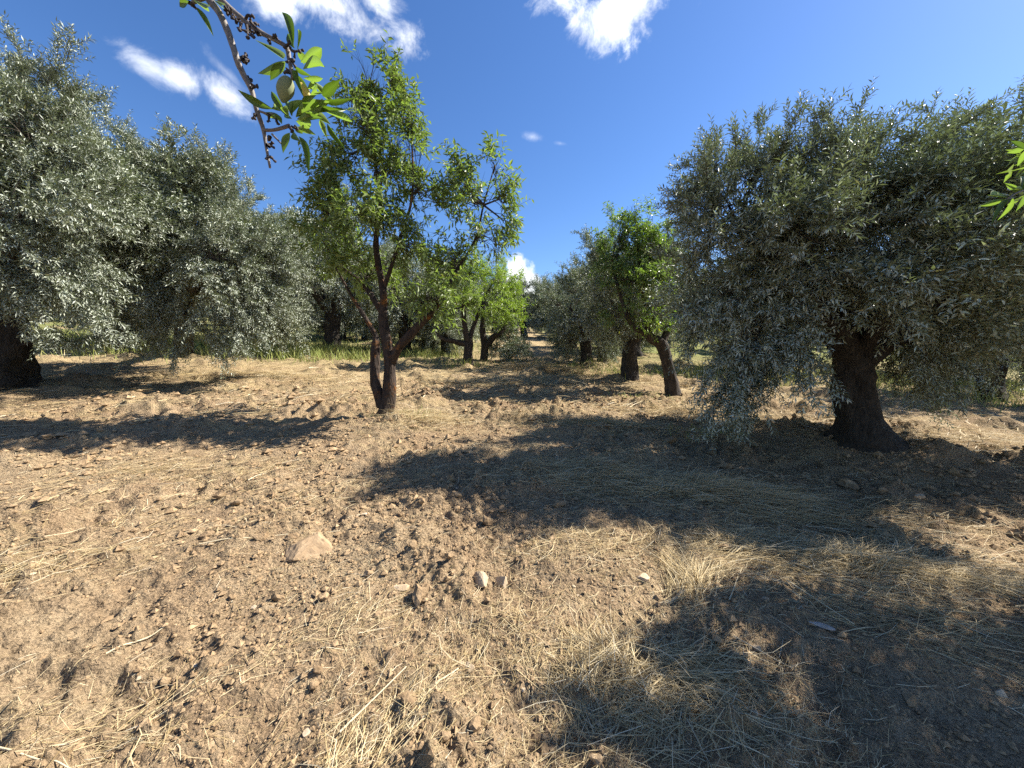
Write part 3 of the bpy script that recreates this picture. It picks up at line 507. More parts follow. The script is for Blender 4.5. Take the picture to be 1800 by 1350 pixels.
# prototypes of the olives farther up the slope
def proto_blobs(seed, rad, z0, z1, n):
    rng = rs(seed); out = []
    for i in range(n):
        a = i * 2.4 + rng.uniform(-.3, .3); f = ((i + .5) / n); z = z0 + (z1 - z0) * f
        prof = math.sin(math.pi * min(1, .22 + .72 * (1 - f))) 
        k = rad * (.35 + .5 * prof) * rng.uniform(.75, 1.05); s = rng.uniform(.5, .75) * rad * .62
        out.append((math.cos(a) * k, math.sin(a) * k, z, s, s, s * rng.uniform(.75, 1.0)))
    out.append((0, 0, (z0 + z1) / 2, rad * .6, rad * .6, (z1 - z0) * .35)); out.append((0, 0, z1 - .1, rad * .4, rad * .4, .45))
    return out
def proto_limbs(rt, h, flare):
    return [[(0, 0, -.25, rt * flare), (0, 0, .1, rt * flare * .8), (.02, .03, .45, rt), (.0, .02, .85, rt * 1.02), (-.02, 0, 1.25, rt * .8), (0, 0, h * .55, rt * .4), (.05, 0, h * .85, rt * .12)],
            [(0, 0, .95, rt * .6), (.5, .1, 1.5, rt * .4), (.95, .2, 2.1, rt * .2)], [(0, 0, .95, rt * .6), (-.45, -.2, 1.5, rt * .4), (-.9, -.3, 2.0, rt * .2)],
            [(0, 0, 1.0, rt * .5), (.0, -.5, 1.6, rt * .35), (.1, -.9, 2.2, rt * .18)], [(0, 0, 1.0, rt * .5), (-.1, .5, 1.6, rt * .35), (-.2, .9, 2.2, rt * .18)]]
FAR = dict(OL, nbr=28, spr=9, nleaf=12, Ll=.082, Wl=.024, sprig=(.2, .36), shoots=40)
OG = 'olive trees of the grove'
def place(o, x, y, s, rz, label):
    o.location = (x, y, float(H(x, y)) - .03 * s); o.scale = (s, s, s); o.rotation_euler = (0, 0, rz); o['label'] = label
p1 = make_tree('olive_tree', 'x', OG, (0, 0, 0), proto_limbs(.19, 3.4, 1.6), proto_blobs(5, 1.8, .62, 3.1, 14), M_OLIVE, M_BARK_O, M_TWIG, FAR, 81, 14, .05, .16)
p2 = make_tree('olive_tree', 'x', OG, (0, 0, 0), proto_limbs(.2, 3.7, 1.6), proto_blobs(9, 1.85, 1.3, 3.4, 13), M_OLIVE, M_BARK_O, M_TWIG, FAR, 91, 14, .05, .16)
first = {1: True, 2: True}
def put(k, x, y, s, rz, label):
    src = p1 if k == 1 else p2
    o = src if first[k] else copy_tree(src); first[k] = False
    place(o, x, y, s, rz, label)
put(1, 2.34, 12.2, .84, .4, 'rounded silvery olive hanging low on the right side of the track')
put(2, 2.98, 9.75, .88, 2.0, 'olive with black flared trunk between the track and the leaning almond')
put(2, -6.46, 13.95, 1.25, 4.0, 'olive with dark leaning trunk seen left of the lone almond')
put(1, -4.09, 14.9, 1.05, 1.2, 'olive with short dark trunk seen through the fork of the lone almond')
put(1, -2.6, 15.2, .85, 3.1, 'low dark olive behind the small yellow-green almond')
put(2, 3.3, 14.2, .75, 5.1, 'thin-trunked olive just behind the rounded silvery one')
put(1, 11.2, 9.0, 1.05, 2.6, 'sunlit olive behind the big right olive at the right edge')
put(1, 8.0, 12.6, 1.1, .9, 'olive glimpsed beneath the left boughs of the big right olive')
put(1, -12.6, 12.5, 1.15, 5.6, 'olive behind the tall left-edge olive above the green grass')
put(1, -9.6, 15.5, 1.2, 2.2, 'olive in the shade behind the low hanging left olive')
put(2, 5.6, 17.5, 1.0, .2, 'far olive between the flared-trunk olive and the leaning almond')
put(1, .95, 31, 1.3, 2.9, 'distant olive closing the end of the track')
put(1, -3.2, 22, 1.3, 4.4, 'far olive left of the track up the slope')
put(1, 3.4, 21.5, .95, 1.9, 'far olive right of the track up the slope')
put(1, -8.2, 22, 1.4, .6, 'far olive filling the gap behind the dark leaning trunk')
put(1, 15.5, 13.0, 1.2, 3.7, 'farthest olive at the right edge of the field')
put(1, -17.5, 17.5, 1.4, 1.0, 'far olive at the left end of the green grass')
fr = rs(55)
for i in range(44):
    y = fr.uniform(19 if i < 18 else 25, 48); x = fr.uniform(-1.25, 1.25) * y
    if abs(x - .03 * y) < 2.6: x += 5.5 * (1 if x > 0 else -1)
    put(1, x, y, fr.uniform(1.15, 1.5), fr.uniform(0, 6.28), 'distant olive crowding the upper slope behind the nearer trees')
# inner foliage of the three big olives
inner = [c for c in p2.children if c.name.startswith('crown')][0]
for tree, (x, y, dz), sc, rz in ((T_R, (.1, .3, .25), (1.1, .78), .7), (T_A, (-.1, .1, .7), (1.2, .92), 2.0), (T_B, (2.9, -3.2, .1), (1.1, .95), 4.0)):
    c = inner.copy(); COL.objects.link(c); c.parent = tree; c.location = (x, y, dz); c.scale = (sc[0], sc[0], sc[1]); c.rotation_euler = (0, 0, rz); c.name = 'inner_crown'
# olive shrub by the track
sh_l = [[(0, 0, -.1, .06), (0, .02, .3, .04), (.05, 0, .8, .015)], [(0, 0, 0, .04), (.3, 0, .5, .015)], [(0, 0, 0, .04), (-.3, .1, .5, .015)]]
sh = make_tree('olive_shrub', 'grey-green olive shrub at the edge of the track', None, (0, 0, 0), sh_l, [(0, 0, .6, .55, .5, .5), (.45, .1, .45, .4, .4, .38), (-.4, -.1, .5, .45, .4, .42), (.1, -.3, .35, .45, .35, .32), (0, .1, .95, .35, .3, .3)], M_OLIVE, M_BARK_O, M_TWIG,
               dict(FAR, nbr=20, shoots=12), 101, 8); sh['category'] = 'shrub'; sh.location = (-.12, 13.4, float(H(-.12, 13.4)))

# ------------------------------------------------------------------ hill beyond
def build_hill():
    m, nt, b = new_mat('scrub_hill')
    g = nt.nodes.new('ShaderNodeNewGeometry'); n = noise(nt, .12, 8, .7, g.outputs['Position'])
    nt.links.new(ramp(nt, n.outputs[0], [(.35, (.025, .04, .016)), (.65, (.11, .11, .05))]).outputs[0], b.inputs['Base Color']); b.inputs['Roughness'].default_value = 1
    rng = rs(3); pts = []; n = 4200
    x = rng.uniform(-160, 160, n); y = rng.uniform(75, 300, n); z = H(x, y)
    ico_v, ico_f = ICO1
    s = rng.uniform(1.2, 3.0, n)
    V = (ico_v[None] * s[:, None, None] * (1 + .3 * rng.normal(size=(n, len(ico_v), 1)))) * np.array([1, 1, .8]) + np.stack([x, y, z + s * .3], -1)[:, None]
    F = (ico_f[None] + (np.arange(n) * len(ico_v))[:, None, None]).reshape(-1, 3)
    o = obj('hillside_scrub', mesh('hillside_scrub', V.reshape(-1, 3), F, m, False)); tag(o, 'dark scrub covering the far hillside above the track', 'scrub', None, 'stuff')
def ico(sub):
    import bmesh
    bm = bmesh.new(); bmesh.ops.create_icosphere(bm, subdivisions=sub, radius=1)
    v = np.array([q.co[:] for q in bm.verts]); f = np.array([[w.index for w in q.verts] for q in bm.faces]); bm.free(); return v, f
ICO1, ICO2, ICO3 = ico(1), ico(2), ico(4)
OCT = (np.array([(1, 0, 0), (-1, 0, 0), (0, 1, 0), (0, -1, 0), (0, 0, 1), (0, 0, -1)], dtype=float), np.array([(0, 2, 4), (2, 1, 4), (1, 3, 4), (3, 0, 4), (2, 0, 5), (1, 2, 5), (3, 1, 5), (0, 3, 5)]))
build_hill()

# ------------------------------------------------------------------ clods, stones
def lump(seed, sub, rough, flat, angular=0):
    rng = rs(seed); v, f = (ICO1, ICO2, ICO3)[sub]; v = v.copy()
    for k in range(3):
        d = rand_dir(rng, 1)[0] * (2.2 + 1.7 * k); v = v * (1 + rough * .6 / (k + 1) * np.sin(v @ d + rng.uniform(0, 6))[:, None])
    for k in range(angular):
        d = rand_dir(rng, 1)[0]; lim = rng.uniform(.4, .72); e = np.maximum(v @ d - lim, 0); v = v - e[:, None] * d * .97
    v = v * (1 + rough * .25 * rng.normal(size=(len(v), 1)) * (1 if sub < 2 else .25)); v[:, 2] *= flat
    return v, f
def wedge(rng, n, r0, r1, half=R(60)):
    a = rng.uniform(-half, half, n); r = np.sqrt(rng.uniform(r0 * r0, r1 * r1, n)); return r * np.sin(a), r * np.cos(a)
def build_clods():
    rng = rs(17); n = 48000
    a = rng.uniform(-R(58), R(58), n); r = 1.1 * (9 / 1.1) ** rng.uniform(0, 1, n) ** 1.0
    x = r * np.sin(a); y = r * np.cos(a)
    dens = gn(x / .8 + 2, y / .8 + 5) + .6 * np.exp(-(((x + .8) / 1.6) ** 2 + ((y - 2.9) / .9) ** 2))
    kp = dens > rng.uniform(-.6, .9, n); x, y, r = x[kp], y[kp], r[kp]; n = len(x)
    s = np.clip(np.exp(rng.normal(-5.25, .55, n)), .0025, .02) * np.clip(r / 2.2, .8, 3.0)
    iv, jf = OCT
    V = iv[None] * (1 + .22 * rng.normal(size=(n, 6, 1))) * s[:, None, None] * np.stack([rng.uniform(.8, 1.4, n), rng.uniform(.8, 1.3, n), rng.uniform(.6, .95, n)], -1)[:, None]
    th = rng.uniform(0, 6.28, n); c, q = np.cos(th)[:, None], np.sin(th)[:, None]
    V = np.stack([V[..., 0] * c - V[..., 1] * q, V[..., 0] * q + V[..., 1] * c, V[..., 2]], -1)
    V = V + np.stack([x, y, H(x, y) + s * .35], -1)[:, None]
    F = (jf[None] + (np.arange(n) * 6)[:, None, None]).reshape(-1, 3)
    o = obj('soil_crumbs', mesh('soil_crumbs', V.reshape(-1, 3), F, M_CLOD)); tag(o, 'small crumbs of dry earth over the tilled soil', 'soil', None, 'stuff')
    # the larger clods, one by one
    ms = [mesh('soil_clod', *lump(200 + k, 1, .5, .75), M_CLOD, False) for k in range(7)]
    m = 150; a = rng.uniform(-R(56), R(52), m * 3); r = 1.25 * (6.5 / 1.25) ** rng.uniform(0, 1, m * 3)
    x = r * np.sin(a); y = r * np.cos(a); wgt = .5 + gn(x / .9 + 2, y / .9 + 5) + .9 * np.exp(-(((x + .8) / 1.4) ** 2 + ((y - 2.7) / .8) ** 2))
    idx = np.argsort(-(wgt + rng.uniform(0, .9, m * 3)))[:m]
    for i in idx:
        o = obj('soil_clod', ms[rng.randint(7)]); sc = float(np.exp(rng.normal(-4.1, .38)) * np.clip(r[i] / 2.2, .8, 2.0))
        o.scale = (sc * rng.uniform(.8, 1.3), sc * rng.uniform(.8, 1.3), sc * rng.uniform(.8, 1.1)); o.rotation_euler = (rng.uniform(-.4, .4), rng.uniform(-.4, .4), rng.uniform(0, 6.28))
        o.location = (x[i], y[i], float(H(x[i], y[i])) + sc * .35)
        tag(o, 'loose brown clod of dry earth lying on the tilled soil', 'clod', 'clods of dry earth')
build_clods()

def stone(name, label, cat, x, y, size, rz, seed, mat=M_STONE, flat=.6, tilt=(0, 0), lift=.12, group=None, ang=11, rough=.2):
    o = obj(name, mesh(name, *lump(seed, 2, rough, 1, ang), mat, False)); o.scale = (size[0], size[1], size[2]); o.rotation_euler = (tilt[0], tilt[1], rz)
    o.location = (x, y, float(H(x, y)) + size[2] * lift); return tag(o, label, cat, group)
stone('rock', 'large sandy tan rock half sunk in the soil, biggest in the foreground', 'rock', -1.30, 2.43, (.19, .135, .13), .75, 307, M_ROCK, tilt=(.3, -.25), lift=-.05, ang=9, rough=.35)
stone('soil_lump', 'rough dark lump of earth left of the large tan rock', 'clod', -1.62, 2.44, (.05, .05, .055), .3, 302, M_CLOD, rough=.5)
stone('stone', 'pale pointed stone, left one of the pair in the foreground centre', 'stone', -.18, 2.13, (.045, .075, .065), .5, 303, tilt=(.4, .2))
stone('stone', 'pale upright stone, right one of the pair in the foreground centre', 'stone', -.06, 2.15, (.042, .05, .068), -.2, 304, tilt=(-.2, .1))
stone('stone', 'flat whitish stone between the large rock and the pair of stones', 'stone', -.60, 2.06, (.052, .026, .022), .1, 305)
stone('stone', 'slim white stone lying in the straw at bottom centre', 'stone', -.175, 1.57, (.022, .052, .016), .35, 306)
stone('stone', 'tan stone under long straw stalks at the edge of the olive shade', 'stone', 1.46, 2.57, (.085, .045, .04), .4, 307, M_ROCK)
stone('stone', 'whitish stone lying in the deep shade below the big olive', 'stone', 3.55, 3.32, (.06, .04, .03), .2, 308)
stone('stone', 'small grey-white stone in the shade at lower right', 'stone', 1.14, 1.74, (.02, .025, .022), .4, 309)
stone('stone', 'pale stone near the lower right corner', 'stone', 2.05, 1.55, (.028, .03, .022), 1.0, 310)
stone('stone', 'dark rounded stone in the foreground shade', 'stone', 1.62, 1.50, (.045, .035, .025), .8, 311, M_CLOD)
stone('soil_lump', 'dark upturned clump of earth left of the lone almond trunk', 'clod', -2.53, 6.13, (.13, .09, .10), .4, 312, M_CLOD, rough=.5)
def build_pebbles():
    rng = rs(23); ms = [mesh('pebble', *lump(400 + k, 1, .2, .6, 8), M_STONE, False) for k in range(5)]
    a = rng.uniform(-R(52), R(52), 34); r = 1.3 * (3.6 / 1.3) ** rng.uniform(0, 1, 34)
    for i in range(34):
        x, y = r[i] * math.sin(a[i]), r[i] * math.cos(a[i]); s = float(np.exp(rng.normal(-4.35, .3)) * max(.8, r[i] / 2))
        o = obj('pebble', ms[rng.randint(5)]); o.scale = (s * rng.uniform(.9, 1.6), s, s * .8); o.rotation_euler = (0, 0, rng.uniform(0, 6.28)); o.location = (x, y, float(H(x, y)) + s * .15)
        tag(o, 'small pale pebble lying loose on the soil', 'pebble', 'pale pebbles')
build_pebbles()

# ------------------------------------------------------------------ straw
def blades(x, y, z, ang, pitch, L, W, curl, rng):
    """curved lying blades: 3 points, two quads"""
    d0 = np.stack([np.cos(ang) * np.cos(pitch), np.sin(ang) * np.cos(pitch), np.sin(pitch)], -1)
    a2 = ang + curl; p2 = pitch * rng.uniform(-.8, .6, len(x)); d1 = np.stack([np.cos(a2) * np.cos(p2), np.sin(a2) * np.cos(p2), np.sin(p2)], -1)
    A = np.stack([x, y, z], -1); Bp = A + d0 * (L * .5)[:, None]; C = Bp + d1 * (L * .5)[:, None]
    gb = H(Bp[:, 0], Bp[:, 1]) + .002; gc = H(C[:, 0], C[:, 1]) + .002
    Bp[:, 2] = np.maximum(Bp[:, 2], gb); C[:, 2] = np.maximum(C[:, 2], gc)
    roll = rng.uniform(-.9, .9, len(x)); s = np.stack([-np.sin(ang) * np.cos(roll), np.cos(ang) * np.cos(roll), np.sin(roll)], -1) * (W * .5)[:, None]
    V = np.stack([A - s, A + s, Bp - s * .9, Bp + s * .9, C - s * .45, C + s * .45], 1).reshape(-1, 3)
    k = (np.arange(len(x)) * 6)[:, None]; F = np.concatenate([k + [[0, 1, 3, 2]], k + [[2, 3, 5, 4]]], 0)
    return V, F
DRIFTS = [  # x, y, rx, ry, rot, direction, spread, count, pile, length
    (1.6, 3.35, 1.4, .42, -.25, -.35, .45, 7500, .11, .30), (.75, 3.55, .7, .35, .0, .2, .9, 2200, .05, .24), (.42, 1.52, .30, .2, .3, 1.0, .6, 1000, .05, .26), (.75, 1.55, .25, .2, 0, -.6, .5, 900, .04, .22),
    (2.25, 2.35, .95, .22, -.12, -.35, .4, 4200, .08, .3), (1.75, 2.6, .8, .2, .0, .4, .9, 2200, .03, .2), (1.02, 2.12, .26, .10, .75, .85, .15, 520, .07, .38), (.45, 2.45, .6, .25, 0, .4, 1.0, 800, .03, .18),
    (-.45, 1.27, .24, .14, .8, .9, .4, 240, .015, .16), (-1.4, 1.3, .3, .16, .3, .3, .5, 240, .015, .17), (-.85, 1.75, .4, .14, .6, .65, .5, 260, .01, .17), (-1.35, 5.5, .6, .4, 0, 1.2, 1.6, 3200, .09, .3),
    (-3.2, 3.5, 1.0, .35, .1, .2, .6, 1200, .02, .25), (.0, 1.75, .5, .3, .5, 1.0, .9, 350, .02, .17), (2.0, 1.95, .6, .3, -.4, -.5, .5, 900, .03, .25), (.5, 1.33, .35, .16, .2, .9, .9, 450, .02, .22),
    (1.2, 5.4, 1.6, .35, -.1, 0, 1.2, 3200, .07, .3), (-.5, 8.6, 1.8, .4, 0, 0, 1.4, 2600, .08, .35), (-5.5, 8.2, 2.2, .5, .1, 0, 1.4, 2600, .08, .35), (3.3, 6.6, 1.3, .4, 0, 0, 1.4, 2000, .07, .3), (.8, 10.9, 1.6, .4, 0, 0, 1.4, 2200, .1, .4), (6.6, 5.4, 1.6, .8, 0, 0, 1.4, 2600, .06, .3), (-2.9, 2.0, .5, .3, .4, .5, .5, 700, .02, .25)]
def build_straw():
    rng = rs(29); X, Y, Z, A, Pp, Ln, Wd, T = [], [], [], [], [], [], [], []
    def add(x, y, z, a, p, l, w, t):
        for lst, q in zip((X, Y, Z, A, Pp, Ln, Wd, T), (x, y, z, a, p, l, w, t)): lst.append(q)
    for (cx, cy, rx, ry, rot, di, spd, n, pile, ln) in DRIFTS:
        q = rng.normal(size=(n, 2)) * .55; rr = np.hypot(q[:, 0], q[:, 1]); lx, ly = q[:, 0] * rx, q[:, 1] * ry
        x = cx + lx * math.cos(rot) - ly * math.sin(rot); y = cy + lx * math.sin(rot) + ly * math.cos(rot)
        far = max(1, cy / 4.5); tuft = gn(x / .22 + 3, y / .22 + 1)
        z = H(x, y) + pile * np.exp(-rr ** 2) * rng.uniform(0, 1, n) * (1 + tuft)
        add(x, y, z, di + rng.normal(size=n) * spd * 1.3 + tuft * 1.6, rng.uniform(-.15, .26, n) + (rng.uniform(0, 1, n) > .96) * rng.uniform(.2, .7, n), ln * rng.uniform(.3, 1.2, n), np.full(n, .0023) * rng.uniform(.5, 1.5, n) * far, np.clip(rng.normal(.5, .22, n), 0, 1))
    for (n, r0, r1, ll, w) in ((9000, 1.05, 3.4, .045, .0018), (5000, 1.05, 3.2, .12, .0015), (9000, 3.2, 7, .15, .0032), (9000, 6.5, 16, .26, .008)):
        a = rng.uniform(-R(60), R(60), n * 2); r = r0 * (r1 / r0) ** rng.uniform(0, 1, n * 2); x, y = r * np.sin(a), r * np.cos(a)
        d = gn(x / .7 + 4, y / .5 + 8) + .5 * gn(x / .2, y / .2 + 3) + .15 * (x > 0); kp = np.argsort(-(d + rng.uniform(-.55, .55, n * 2)))[:n]; x, y = x[kp], y[kp]
        add(x, y, H(x, y) + rng.uniform(.0, .012, n) * (r1 / 4), .6 + 1.4 * gn(x / 1.1, y / 1.1) + rng.normal(size=n) * .8, rng.uniform(-.05, .3, n), ll * rng.uniform(.25, 1.4, n), w * rng.uniform(.6, 1.4, n), np.clip(rng.normal(.48, .25, n), 0, 1))
    c = np.concatenate; x, y, z, a, p, l, w, t = map(c, (X, Y, Z, A, Pp, Ln, Wd, T))
    V, F = blades(x, y, z, a, p, l, w, rng.normal(size=len(x)) * .5, rng)
    o = obj('straw_litter', mesh('straw_litter', V, F, M_STRAW, False, np.repeat(t, 6))); tag(o, 'mown dry straw littering the tilled soil', 'straw', None, 'stuff')
    STATS.append(('straw', len(F) * 2, 0))
build_straw()

def stalk(x, y, ang, L, r, label, seed, bend=.15):
    rng = rs(seed); n = 6; pts = []; px, py = x, y; z0 = float(H(x, y)); z1 = float(H(x + math.cos(ang) * L, y + math.sin(ang) * L))
    for k in range(n):
        pts.append((px, py, max(z0 + (z1 - z0) * k / (n - 1), float(H(px, py)) - .012) + .012, r * (1 - .09 * k))); px += math.cos(ang) * L / (n - 1); py += math.sin(ang) * L / (n - 1); ang += rng.normal() * bend * .25
    v, f = tube(pts, 6, seed, .05); me = mesh('straw_stalk', v - np.array([x, y, pts[0][2]]), f, M_STRAW, True, np.full(len(v), .86))
    o = obj('straw_stalk', me); o.location = (x, y, pts[0][2]); tag(o, label, 'straw stalk', 'long straw stalks')
stalk(1.60, 2.18, -1.25, .34, .0045, 'long straight straw stalk lying across the foreground shade', 501, .03)
stalk(1.06, 1.78, -.75, .26, .003, 'thin curved straw stalk in the shade at lower right', 502)
stalk(-.62, 1.32, .95, .3, .004, 'pale straw stalk slanting up at bottom centre-left', 503, .05)
stalk(-.35, 1.42, .8, .18, .0045, 'short thick straw stalk beside the slim white stone', 504, .05)
stalk(-1.75, 1.6, .9, .24, .004, 'pale forked-looking stalk on bare soil at lower left', 505)
stalk(-1.95, 2.35, .35, .8, .004, 'long dry stem lying across the soil left of the large rock', 506, .05)
stalk(1.05, 1.95, 1.0, .5, .004, 'long pale stalk bent over the tan stone', 507, .08)
stalk(1.15, 1.98, .9, .5, .0035, 'second pale stalk beside the one bent over the tan stone', 508, .08)
stalk(-1.75, 1.25, -.2, .32, .0035, 'stout pale stalk at the bottom left corner', 509, .05)
def chip():
    v, f = lump(77, 2, .2, 1, 6); o = obj('bark_chip', mesh('bark_chip', v, f, mat_earth('grey_wood', (.3, .27, .24), (.5, .46, .42), 30), False))
    o.scale = (.055, .018, .008); o.rotation_euler = (.1, .1, -.35); o.location = (1.53, 1.84, float(H(1.53, 1.84)) + .008); tag(o, 'flat grey wood chip in the foreground shade', 'wood chip')
chip()

# ------------------------------------------------------------------ grass
def build_grass():
    rng = rs(37); X, Y, L = [], [], []
    for (cx, cy, rx, ry, n, h) in ((-15, 13.8, 5, 2.2, 11000, .5), (-9, 13.6, 3, 1.8, 7000, .45), (-6.5, 12.6, 1.8, .9, 3200, .38), (-4.5, 15, 2, 1.5, 2000, .35), (-1.6, 11.7, .7, .5, 700, .22), (.3, 13.2, .4, .3, 250, .18), (1.9, 11.9, .9, .5, 350, .15), (8, 11.5, 4, 1.5, 5000, .35), (14, 11, 3, 2, 3500, .4), (3.3, 11, 1.2, .8, 900, .2), (12, 8.5, 3, 1, 2200, .3), (-1.5, 5.55, .4, .25, 160, .16), (2.6, 7.6, .6, .25, 160, .15), (-4, 14, 2, 1.2, 1600, .25), (2.8, 5.2, .5, .25, 120, .13)  , (-2.6, 17, 1, 3, 900, .3)):
        q = rng.normal(size=(n, 2)) * .6; X.append(cx + q[:, 0] * rx); Y.append(cy + q[:, 1] * ry); L.append(.85 * h * rng.uniform(.25, 1.3, n))
    x, y, L = map(np.concatenate, (X, Y, L)); n = len(x)
    kp = gn(x / 1.1, y / .8) > rng.uniform(-.5, .3, n); x, y, L = x[kp], y[kp], L[kp]; n = len(x)
    a = rng.uniform(0, 6.28, n); lean = rng.uniform(.1, 1.0, n); A = np.stack([x, y, H(x, y) - .01], -1)
    tip = A + np.stack([np.cos(a) * lean * L, np.sin(a) * lean * L, L], -1); mid = A * .45 + tip * .55 + np.array([0, 0, .08]) * L[:, None]
    th = rng.uniform(0, 6.28, n); s = np.stack([np.cos(th), np.sin(th), 0 * th], -1) * (.003 + .00045 * y)[:, None]
    V = np.stack([A - s, A + s, mid + s * .7, tip, mid - s * .7], 1).reshape(-1, 3); k = (np.arange(n) * 5)[:, None]
    F = np.concatenate([k + [[0, 1, 2]], k + [[0, 2, 4]], k + [[4, 2, 3]]], 0)
    o = obj('grass', mesh('grass', V, F, M_GRASS, False, np.repeat(np.clip(rng.normal(.5, .25, n), 0, 1), 5))); tag(o, 'green and yellowing grass growing between the far trees', 'grass', None, 'stuff')
    STATS.append(('grass', len(F), 0))
build_grass()

# ------------------------------------------------------------------ overhead almond
def leaf_mesh(name, mat, seed, bend, fold):
    """lanceolate blade along +X, unit length, unit width"""
    n = 9; t = np.linspace(0, 1, n); w = (np.sin(np.pi * t ** .85) ** 1.0) * .5; w[0] = .03; w[-1] = .004
    z = -bend * t * t; V = []
    for k in range(n): V += [(t[k], -w[k], z[k] + fold * w[k]), (t[k], 0, z[k]), (t[k], w[k], z[k] + fold * w[k])]
    F = []
    for k in range(n - 1):
        a = 3 * k; F += [(a, a + 3, a + 4, a + 1), (a + 1, a + 4, a + 5, a + 2)]
    tt = np.full(len(V), .3 + .15 * (seed % 4)); tt[1::3] = .93
    return mesh(name, np.array(V), np.array(F), mat, True, tt)
def big_leaf_mat():
    m = mat_leaf('near_almond_leaf', (.085, .13, .02), (.17, .235, .06), .3, .42, .42, .4)
    return m
def overhead():
    base = (5.0, 2.35, float(H(5.0, 2.35)) - .04); z = base[2]
    limbs = [[(5.0, 2.35, z - .1, .2), (5.0, 2.35, z + .4, .15), (4.95, 2.35, z + 1.1, .13), (4.9, 2.4, z + 1.8, .1), (4.9, 2.5, z + 2.5, .06), (4.9, 2.5, z + 3.5, .03)],
             [(4.92, 2.38, z + 1.6, .08), (4.2, 1.4, z + 2.5, .06), (3.0, .7, z + 3.0, .045), (1.5, .25, z + 3.1, .03), (.3, .3, 2.95, .018), (-.35, .55, 2.55, .0105), (BRANCHES[6][0][0], BRANCHES[6][0][1], BRANCHES[6][0][2], .0085)],
             [(4.95, 2.35, z + 1.5, .08), (5.4, 2.6, z + 2.2, .06), (5.7, 2.7, z + 3.1, .03)],
             [(4.9, 2.4, z + 1.3, .05), (4.2, 2.2, z + 1.6, .03), (3.0, 1.6, z + 1.75, .012), (EDGE_TWIG[0][0][0], EDGE_TWIG[0][0][1], EDGE_TWIG[0][0][2], .006)]]
    blobs = [(4.3, 2.7, 3.0, 0.6, 0.5, 0.45), (3.9, 2.5, 3.3, 0.5, 0.42, 0.4), (5.4, 2.55, 2.9, 0.6, 0.6, 0.5), (4.6, 2.25, 2.9, 0.55, 0.5, 0.45), (4.5, 2.15, 3.6, 0.55, 0.42, 0.45), (5.0, 2.45, 3.8, 0.6, 0.5, 0.45), (5.8, 2.35, 3.3, 0.5, 0.6, 0.45), (4.4, 1.85, 2.7, 0.4, 0.4, 0.35), (5.3, 2.05, 3.5, 0.6, 0.5, 0.45), (4.3, 1.95, 3.2, 0.45, 0.4, 0.4), (3.8, 2.3, 3.3, 0.4, 0.35, 0.35), (4.15, 1.95, 3.3, 0.4, 0.35, 0.35)]
    t = make_tree('almond_tree', 'almond tree just outside the right edge whose leafy branch dangles at top left', 'almond trees of the grove', base, limbs, blobs, M_ALMOND, M_BARK_P, M_TWIG, dict(AL, nbr=22, spr=8, nleaf=9, Ll=.1, Wl=.032, gap=.75), 111, 12, .05, .14)
    b = np.array(base); rng = rs(5)
    m, nt, bb = new_mat('branch_bark'); tc = nt.nodes.new('ShaderNodeTexCoord'); n = noise(nt, 90, 6, .65, tc.outputs['Object'])
    nt.links.new(ramp(nt, n.outputs[0], [(.35, (.05, .04, .035)), (.65, (.19, .16, .135))]).outputs[0], bb.inputs['Base Color']); bb.inputs['Roughness'].default_value = .6
    nt.links.new(bump(nt, n.outputs[0], .5, .003), bb.inputs['Normal'])
    md, nt, bb = new_mat('spur_bark'); bb.inputs['Base Color'].default_value = (.03, .02, .018, 1); bb.inputs['Roughness'].default_value = .8
    br = []
    for i, p in enumerate(BRANCHES):
        v, f = tube(p, 10, 600 + i, .10); o = obj('branch', mesh('branch', v - b, f, m, True), t); br.append(o)
    for i, p in enumerate(EDGE_TWIG):
        v, f = tube(p, 7, 640 + i, .08); br.append(obj('branch', mesh('branch', v - b, f, m, True), t))
    pts = [(np.array([q[:3] for q in p]), o) for p, o in zip(BRANCHES + EDGE_TWIG, br)]
    def holder(a): return min(pts, key=lambda po: np.linalg.norm(po[0] - a, axis=1).min())[1]
    for i, s in enumerate(SPURS):
        a = np.array(s[:3]); e = np.array(s[3:]); k = (a + e) / 2 + rng.normal(size=3) * .002; l = np.linalg.norm(e - a)
        v, f = tube([(*a, .0024), (*k, .0018), (*(a + (e - a) * .85), .0017), (*e, .0030)], 7, 660 + i, .3); parts = [(v, f)]
        for q in range(2):
            a2 = a + (e - a) * rng.uniform(.4, .9); e2 = a2 + rand_dir(rng, 1)[0] * l * .35; parts.append(tube([(*a2, .0015), (*((a2 + e2) / 2), .0013), (*e2, .0024)], 6, 700 + i * 3 + q, .3))
        v, f = join(parts); obj('spur', mesh('spur', v - b, f, md, True), holder(a))
    mat = big_leaf_mat(); ms = [leaf_mesh('leaf', mat, k, .05 + .05 * k, .25 + .12 * (k % 3)) for k in range(5)]
    for i, q in enumerate(BRANCH_LEAVES + EDGE_LEAVES):
        a = np.array(q[:3]); e = np.array(q[3:6]); w = q[6]; d = e - a; l = np.linalg.norm(d) * 1.06; d /= np.linalg.norm(d); w *= .86
        view = nrm(a - np.array([0, 0, EYE])); s = nrm(np.cross(d, view)); nn = np.cross(s, d)   # blade roughly broadside, then rolled at random
        ro = rng.normal() * .45; s2 = s * math.cos(ro) + nn * math.sin(ro); n2 = np.cross(d, s2)
        if n2[2] < 0 and q[7] != 0: s2, n2 = -s2, -n2
        M = Matrix(((d[0], s2[0], n2[0]), (d[1], s2[1], n2[1]), (d[2], s2[2], n2[2]))).to_4x4()
        o = obj('leaf', ms[rng.randint(5)], holder(a)); o.matrix_local = Matrix.Translation(Vector(a - b)) @ M @ Matrix.Diagonal((l, w * 1.15, l * .8, 1))
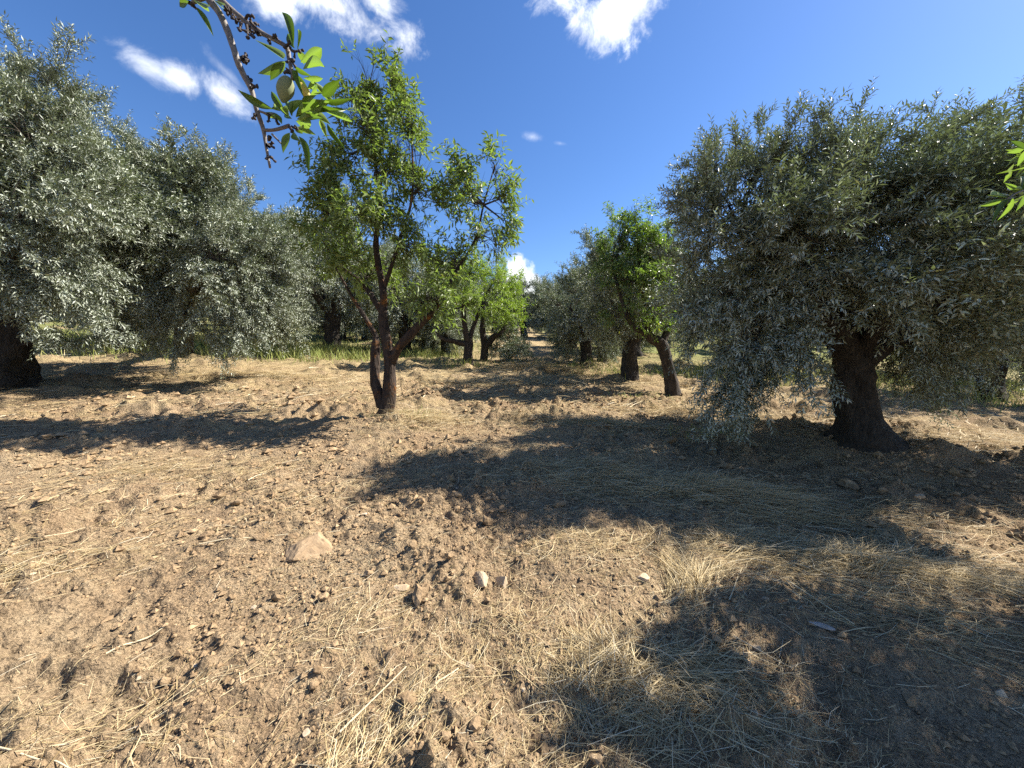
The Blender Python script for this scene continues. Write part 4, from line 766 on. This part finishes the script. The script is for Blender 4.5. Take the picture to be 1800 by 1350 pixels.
    # green almond fruit and a yellowing split hull
    mf, nt, bb = new_mat('green_almond_hull'); n = noise(nt, 160, 6, .6, nt.nodes.new('ShaderNodeTexCoord').outputs['Object'])
    nt.links.new(ramp(nt, n.outputs[0], [(.3, (.11, .13, .055)), (.7, (.19, .205, .10))]).outputs[0], bb.inputs['Base Color']); bb.inputs['Roughness'].default_value = .85; bb.inputs['Sheen Weight'].default_value = .05
    c = np.array(ALMOND_FRUIT[:3]); st = np.array(ALMOND_FRUIT[3:])
    v, f = ICO3; v = v.copy(); v[:, 2] *= 1.0; tp = 1 - .45 * np.clip(-v[:, 2], 0, 1) ** 1.6; v[:, :2] *= tp[:, None]; v[:, 0] += .05 * np.exp(-(v[:, 1] / .12) ** 2) * (v[:, 0] > 0)
    o = obj('almond_fruit', mesh('almond_fruit', v, f, mf, True), br[1]); o.scale = (.0128, .0108, .021); o.rotation_euler = (.1, .22, .4); o.location = Vector(c - b)
    vv, ff = tube([(*(st + np.array([0, 0, .006])), .0016), (*st, .0016), (*(c + np.array([.004, 0, .018])), .0018)], 7, 811, .1); obj('stem', mesh('stem', vv - b, ff, m, True), br[1])
    mh, nt, bb = new_mat('yellow_hull'); n = noise(nt, 120, 5, .6, nt.nodes.new('ShaderNodeTexCoord').outputs['Object'])
    nt.links.new(ramp(nt, n.outputs[0], [(.35, (.30, .30, .06)), (.6, (.50, .33, .06))]).outputs[0], bb.inputs['Base Color']); bb.inputs['Roughness'].default_value = .6
    a = np.array(ALMOND_HULL[:3]); e = np.array(ALMOND_HULL[3:]); d = Vector(e - a)
    o = obj('almond_fruit', mesh('yellow_fruit', v, f, mh, True), br[1]); o.scale = (.0075, .007, d.length / 2); o.rotation_euler = (-d).to_track_quat('Z', 'Y').to_euler(); o.location = Vector((a + e) / 2 - b)
    o['label'] = 'yellowing narrow almond hull'
overhead()
print('STATS', STATS, 'TRIS', sum(len(m.polygons) * (2 if len(m.polygons) and m.polygons[0].loop_total == 4 else 1) for m in bpy.data.meshes))
